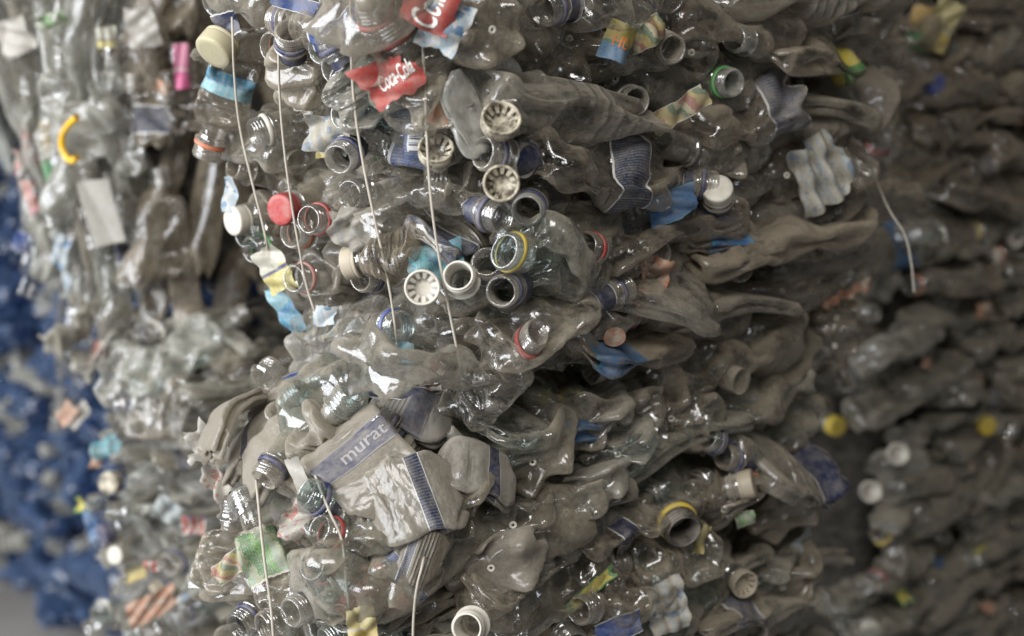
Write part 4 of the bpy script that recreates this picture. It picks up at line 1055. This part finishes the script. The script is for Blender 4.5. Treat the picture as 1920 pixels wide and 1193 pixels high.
# ================================================================== the rest of each bale
def near_name(px, py, bale, k=0):
    c = sorted([(math.hypot(a[0]-px, a[1]-py), a) for a in ANCH if a[2] == bale])
    if len(c) <= k: c = sorted([(math.hypot(a[0]-px, a[1]-py), a) for a in ANCH])
    d, a = c[k]
    dx, dy = px-a[0], py-a[1]
    close = 'just ' if d < 75 else ('' if d < 170 else 'far ')
    if abs(dx) > 2.2*abs(dy): rel = 'right of' if dx > 0 else 'left of'
    elif abs(dy) > 2.2*abs(dx): rel = 'below' if dy > 0 else 'above'
    else: rel = ('below' if dy > 0 else 'above')+(' and right of' if dx > 0 else ' and left of')
    if close == 'far ' and ' and ' in rel: close = 'well '
    return close+rel+' the '+a[3]
DUSTW = {'clean':'clear','mid':'greyish','dusty':'dusty','brown':'brownish','bdust':'brown dusty','pale':'pale','white':'milky','bluep':'blue'}
def auto_label(px, py, bale, mk, what):
    ALT = ('', 'small ', 'dented ', 'creased ', 'crumpled ')
    for k in range(4):
        for adj in ALT[:1]:
            lb = '%s bottle %s, %s' % (DUSTW[mk], what, near_name(px, py, bale, k))
            if len(lb.split()) <= 16 and lb not in LABELS: LABELS[lb] = 1; return lb
    for k in range(3):
        for j in range(k+1, 5):
            a, b_ = near_name(px, py, bale, k), near_name(px, py, bale, j)
            lb = '%s bottle %s, %s' % (DUSTW[mk], a, b_)
            if len(lb.split()) <= 16 and lb not in LABELS: LABELS[lb] = 1; return lb
    LABELS[lb] = 1
    return lb

def face_pts(b, gr, gz, jit, faces=('l','r','t')):
    """jittered points over the bale's two camera-side faces and its top"""
    out = []
    for fc in faces:
        if fc == 't': nu, nw = int(b.h.x*2/gr), int(b.h.y*2/gr)
        elif fc == 'r': nu, nw = int(b.h.x*2/gr), int(b.h.z*2/gz)
        else: nu, nw = int(b.h.y*2/gr), int(b.h.z*2/gz)
        for i in range(nu+1):
            for j in range(nw+1):
                u = (i+.5*(j % 2)+rnd.uniform(-jit,jit))/max(1,nu)*2-1; w = (j+rnd.uniform(-jit,jit))/max(1,nw)*2-1
                if abs(u) > 1.02 or abs(w) > 1.02: continue
                u = max(-1, min(1, u)); w = max(-1, min(1, w))
                p = Vector((u,-1,w)) if fc == 'r' else (Vector((-1,u,w)) if fc == 'l' else Vector((u,w,1)))
                out.append((b.place(p, 0), fc))
    return out
def orient(b, fc, n, p):
    """how a bottle lies in a bale: along the press layers, or end-on"""
    j = lambda s: Vector((rnd.gauss(0,s), rnd.gauss(0,s), rnd.gauss(0,s*.7)))
    if b.axis == 'z':
        return (Vector((0,0,1))*rnd.choice([-1,1])+j(.2)).normalized(), (n+j(.35)).normalized(), 'side'
    rr = (b.r+Vector((0,0,b.tilt))).normalized(); ll = b.l
    hint = (Vector((0,0,1))-b.r*b.tilt+j(.22)).normalized()
    if fc == 't':
        return ((rr if rnd.random() < .5 else ll)*rnd.choice([-1,1])+j(.3)).normalized(), (n+j(.2)).normalized(), 'side'
    if fc == 'l':
        if rnd.random() < (1 if b.key == 'leftlow' else .84): return (rr+j(.2)).normalized(), hint, 'end'
        return (ll*rnd.choice([-1,1])+j(.2)).normalized(), hint, 'side'
    if rnd.random() < .36: return (ll*.85+rr*.4+j(.2)).normalized(), hint, 'end'
    return (rr*rnd.choice([-1,1])+j(.16)).normalized(), hint, 'side'

# ---- individual bottles between the ones set by hand
STY = ['soda','soda','water','water','smooth','big','ribbed','ribbed']
def fill(key, gr, gz, limit, mats, sc=1., faces=('l','r','t'), gname='crushed clear bottles packed in the bales'):
    b = B[key]; pts = face_pts(b, gr, gz, .3, faces); rnd.shuffle(pts); n0 = 0; placed = []
    for p, fc in pts:
        if n0 >= limit: break
        px, py, d = proj(p)
        if not (-70 < px < 1990 and -60 < py < 1250): continue
        l, n = b.surf(p)
        if n.dot((CO-p).normalized()) < .06: continue
        # nothing individual where another bale hides it
        dr = (p-CO); dist = dr.length; dr.normalize()
        if any(o is not b and (lambda h: h[0] is not None and h[3] < dist-.06)(o.bvh.ray_cast(CO, dr)) for o in B.values()): continue
        st = rnd.choice(STY); cls = rnd.choices(['f','m','r'], [.8,.2,0] if key == 'leftlow' else [.55,.41,.04])[0]
        e = pick(st, cls); mk = rnd.choice(mats)
        ax, hint, mode = orient(b, fc, n, p)
        tot = e.len+.021; k = rnd.uniform(.88,1.1)*sc
        push = 0.
        if mode == 'end':
            sd = hint.cross(ax).normalized()*e.wid*.3*sc; chk = [p, p+sd, p-sd]
        else: chk = [p+ax*tot*k*q for q in (-.45,-.25,0,.25,.45)]
        chk = [proj(q)[:2] for q in chk]; hits = 0
        for s in SEGS:
            for q in chk:
                if abs(s[0]-q[0]) < s[2]*.7+13 and abs(s[1]-q[1]) < s[2]*.7+9: hits += 1
        if hits and not (key in ('right','rightlow','leftup') and hits < 3) and hits > 2: continue
        if hits: push = .036+.008*hits
        rr_ = (.0225 if mode == 'end' else .026)*sc
        if any((p-q).length < rr_+s_ for q, s_ in placed): continue
        placed.append((p, rr_))
        ring = rnd.choices([None,'navy','blue','red','orange','green','yellow','white'], [3,6,1,.7,.4,.3,.3,.6])[0]
        cap = rnd.choices([None,'white','f:white','tan','navy'], [22,.5,.7,.6,.3])[0]
        if mode == 'end':
            if rnd.random() < .62:
                neck = p-n*(push-.008); base = neck+ax*tot*k; what = 'neck outward'
            else:
                base = p-n*(push-.004); neck = base+ax*tot*k; what = 'base outward'; ring = ring if rnd.random() < .3 else None
        else:
            c = p-n*(push+.012); base = c-ax*tot*k/2; neck = c+ax*tot*k/2; what = 'lying sideways'
        labs = []; nlab = None
        if rnd.random() < .22 and ring in ('navy','blue'): nlab = 'navy'
        if rnd.random() < .17:
            v0 = rnd.uniform(.3,.45); labs = [(v0, v0+rnd.uniform(.15,.28), rnd.choice(['navy','navytext','navyworn','blue','whitetext','paleblue','multi','bluelogo']), {'jag':.1})]
        if what == 'neck outward':
            what = ('with %s ring' % ring if ring else 'with plain open neck') if not cap else 'with %s cap' % cap.replace('f:','').replace('tan','cream')
        lb = auto_label(px, py, key, mk, what)
        bottle(e, base, neck, hint, mk, lb, ring=ring, cap=cap, nlab=nlab, labs=labs, roll=rnd.uniform(-.4,.4), group=gname, ntilt=rnd.uniform(-.15,.15), w=rnd.uniform(.92,1.12), wk=sc/max(.8,sc) if sc < .8 else 1., th=.62 if key == 'leftlow' else 1., gate=what=='base outward')
        n0 += 1
    print(key, 'fill', n0, 'of', len(pts))
ML = ['clean','mid','mid','mid','dusty','brown']
fill('main', .055, .024, 64, ['clean','mid','mid','brown','brown','bdust'])
fill('low', .06, .026, 40, ['mid','mid','brown','bdust','clean'])
fill('leftup', .07, .14, 14, ['pale','pale','mid'], faces=('l','t'))
fill('leftlow', .06, .04, 26, ['pale','pale','clean'], sc=.58)
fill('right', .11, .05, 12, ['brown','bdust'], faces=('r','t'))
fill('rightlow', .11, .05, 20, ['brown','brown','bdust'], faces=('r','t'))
scene['bottle_count'] = NBOT[0]; print('bottles', NBOT[0], round(time.time()-T00, 1))

# ---- what is packed deeper inside, and the far bales: too many to tell apart
LOW = []
for i, sp in enumerate(SPEC):
    X = LIBX[i][::2, ::2]
    LOW.append((X.reshape(-1,3), np.array(grid_faces(X.shape[0], X.shape[1]), dtype=np.int32), float(X[-1,:,2].mean())))
def packed(name, key, label, cat, gr, gz, mats, inset, chips=0, chipmats=(), faces=('l','r','t'), scale=1., rows=1, sq=(1,1,1)):
    b = B[key]; VV, FF, MI = [], [], []; nv = 0
    ml = [PM[m] for m in mats]
    for layer in range(rows):
        for p, fc in face_pts(b, gr, gz, .35, faces):
            px, py, d = proj(p)
            if not (-260 < px < 2180 and -260 < py < 1450): continue
            n = b.surf(p)[1]
            if n.dot((CO-p).normalized()) < -.35: continue
            X, F, ln = LOW[rnd.randrange(len(LOW))]
            ax, hint, mode = orient(b, fc, n, p)
            k = rnd.uniform(.85,1.1)*scale
            c = p-n*(inset+layer*.03+rnd.uniform(-.006,.012))
            if mode == 'end':
                if rnd.random() < .5: m3 = frame(c, c+ax, hint); base = c.copy()
                else: m3 = frame(c, c-ax, hint); base = c+ax*ln*k*sq[2]
            else: m3 = frame(c, c+ax, hint); base = c-ax*ln*k*sq[2]/2
            A = np.array(m3)*k*np.array(sq)[None,:]
            VV.append(X@A.T + np.array(base)); FF.append(F+nv); nv += len(X)
            MI.append(np.full(len(F), rnd.randrange(len(ml)), dtype=np.int32))
    V = np.concatenate(VV).astype(np.float32); F = np.concatenate(FF).astype(np.int32); MI = np.concatenate(MI)
    me = bpy.data.meshes.new(name)
    me.vertices.add(len(V)); me.vertices.foreach_set('co', V.ravel())
    me.loops.add(F.size); me.loops.foreach_set('vertex_index', F.ravel())
    me.polygons.add(len(F)); me.polygons.foreach_set('loop_start', np.arange(0, F.size, 4, dtype=np.int32))
    for m in ml: me.materials.append(m)
    me.polygons.foreach_set('material_index', MI); me.polygons.foreach_set('use_smooth', np.ones(len(F), dtype=bool))
    me.update(calc_edges=True); me.validate()
    o = link(name, me); tag(o, label, cat, kind='stuff')
    return o
def core(key, col, inset):
    """dark solid added inside the bale to stop light, coloured as shade"""
    b = B[key]
    V = []
    g = np.random.default_rng(5)
    ph = g.uniform(0, 6, 12)
    for u in b.unit:
        p = b.place(Vector(u), inset)
        w = .008*(math.sin(p.x*60+ph[0])*math.sin(p.z*85+ph[1])+math.sin(p.y*70+ph[2])*math.sin(p.z*50+ph[3]))
        V.append(p+(p-b.ctr).normalized()*w)
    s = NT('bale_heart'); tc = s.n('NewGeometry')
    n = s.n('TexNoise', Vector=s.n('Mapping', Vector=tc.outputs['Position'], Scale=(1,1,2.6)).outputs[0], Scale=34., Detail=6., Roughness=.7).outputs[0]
    c = s.ramp(n, [(.35, [v*.25 for v in col]), (.5, col), (.68, [v*2.1 for v in col])])  # dark tones stand for the shade between the bottles
    bs = s.n('BsdfPrincipled', Base__Color=c, Roughness=.35, Normal=s.n('Bump', Strength=.8, Distance=.02, Height=n).outputs[0])
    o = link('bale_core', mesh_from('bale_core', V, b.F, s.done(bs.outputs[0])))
    tag(o, 'pressed inside of the %s coloured dark as shade between its bottles' % BN[key], 'bale', 'pressed bales of plastic bottles')
    return o
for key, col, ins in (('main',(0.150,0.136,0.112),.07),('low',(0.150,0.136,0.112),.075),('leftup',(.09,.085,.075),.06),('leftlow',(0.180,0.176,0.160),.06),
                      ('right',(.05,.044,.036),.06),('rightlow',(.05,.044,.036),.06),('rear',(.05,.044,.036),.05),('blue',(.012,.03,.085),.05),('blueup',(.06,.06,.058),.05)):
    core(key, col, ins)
P_ = 'packed_bottles'
packed(P_, 'main', 'crushed clear bottles packed deeper inside the upper middle bale', 'bottles', .10, .04, ['mid','brown','clean'], .026)
packed(P_, 'low', 'crushed clear bottles packed deeper inside the lower middle bale', 'bottles', .10, .042, ['mid','brown','clean'], .03)
packed(P_, 'leftup', 'crushed pale bottles packed deeper inside the upper left bale', 'bottles', .045, .14, ['pale','pale','mid','clean'], .012, faces=('l','t'), sq=(.55,.9,1.35))
packed(P_, 'leftup', 'crushed bottles coloured darker as shade standing on edge beside the upper left bale', 'bottles', .05, .16, ['brown','bdust','brown'], .015, faces=('r',), sq=(.6,.9,1.3))  # brown materials picked on this face to deepen the shade of the gap
packed(P_, 'leftlow', 'crushed pale bottles packed deeper inside the lower left bale', 'bottles', .08, .042, ['pale','pale','clean'], .016, scale=.62, sq=(.78,.5,1))
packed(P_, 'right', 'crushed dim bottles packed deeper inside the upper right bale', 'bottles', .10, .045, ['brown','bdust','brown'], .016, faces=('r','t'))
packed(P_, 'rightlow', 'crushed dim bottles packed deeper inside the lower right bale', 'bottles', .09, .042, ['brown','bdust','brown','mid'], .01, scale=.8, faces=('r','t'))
packed(P_, 'rear', 'crushed dim bottles of the bale added to darken the gap on the right', 'bottles', .09, .045, ['brown','bdust'], .02, faces=('r',))
packed('packed_blue_bottles', 'blue', 'crushed blue bottles pressed into the bale at the far left', 'bottles', .085, .05, ['bluep','bluep','bluep','pale'], .0)
packed(P_, 'blueup', 'crushed pale bottles of the rear bale at the far left top', 'bottles', .08, .13, ['pale','bluep','mid'], .0)

# ================================================================== floor, wall, light
def plane(name, pts, mat):
    me = mesh_from(name, [Vector(p) for p in pts], [(0,1,2,3)], mat, smooth=False)
    o = link(name, me); o['kind'] = 'structure'; return o
s = NT('concrete'); g = s.n('NewGeometry')
n = s.n('TexNoise', Vector=g.outputs['Position'], Scale=3., Detail=8., Roughness=.65).outputs[0]
c = s.ramp(n, [(.3, (.15,.145,.14)), (.7, (.27,.26,.25))])
plane('floor', [(-9,-3,0),(9,-3,0),(9,9,0),(-9,9,0)], s.done(s.n('BsdfPrincipled', Base__Color=c, Roughness=.8).outputs[0]))
s = NT('plaster'); g = s.n('NewGeometry')
n = s.n('TexNoise', Vector=g.outputs['Position'], Scale=2., Detail=6., Roughness=.6).outputs[0]
c = s.ramp(n, [(.3, (.13,.105,.075)), (.7, (.2,.165,.12))])
wm = s.done(s.n('BsdfPrincipled', Base__Color=c, Roughness=.85).outputs[0])
w_ = link('back_wall', mesh_from('back_wall', [(-6,5,0),(6,5,0),(6,5,5),(-6,5,5),(-6,5.2,0),(6,5.2,0),(6,5.2,5),(-6,5.2,5)], [(0,1,2,3),(4,7,6,5),(0,4,5,1),(3,2,6,7),(0,3,7,4),(1,5,6,2)], wm, smooth=False))
tag(w_, 'plain brown wall far behind the bales', 'wall')

wd = bpy.data.worlds.new('World'); scene.world = wd; wd.use_nodes = True
bg = wd.node_tree.nodes['Background']; bg.inputs[0].default_value = (1.0,.93,.83,1); bg.inputs[1].default_value = .10
def area(name, loc, at, sx, sy, e, col):
    l = bpy.data.lights.new(name, 'AREA'); l.shape = 'RECTANGLE'; l.size = sx; l.size_y = sy; l.energy = e; l.color = col
    o = bpy.data.objects.new(name, l); COL.objects.link(o); o.location = loc
    o.rotation_euler = (Vector(loc)-Vector(at)).to_track_quat('Z', 'Y').to_euler(); return o
area('doorway_light', (-4.6,-1.0,2.7), (-.2,1.3,1.1), 5.5, 3.4, 720, (.96,.98,1.0))
area('skylight_lamp', (-.45,-.75,3.0), (.1,1.3,1.1), 1.3, .8, 60, (1,.96,.90))
area('side_window_light', (2.6,-1.6,2.6), (.4,1.6,1.1), .35, .35, 7, (.88,.94,1))
v = scene.view_settings; v.view_transform = 'Standard'; v.look = 'None'; v.exposure = 0; v.gamma = 1; v.use_curve_mapping = False
scene.render.engine = 'CYCLES'
cy = scene.cycles
cy.max_bounces = 7; cy.transparent_max_bounces = 8; cy.diffuse_bounces = 3; cy.glossy_bounces = 2; cy.transmission_bounces = 6
cy.caustics_reflective = False; cy.caustics_refractive = False; cy.sample_clamp_indirect = 4
print('done', round(time.time()-T00, 1))
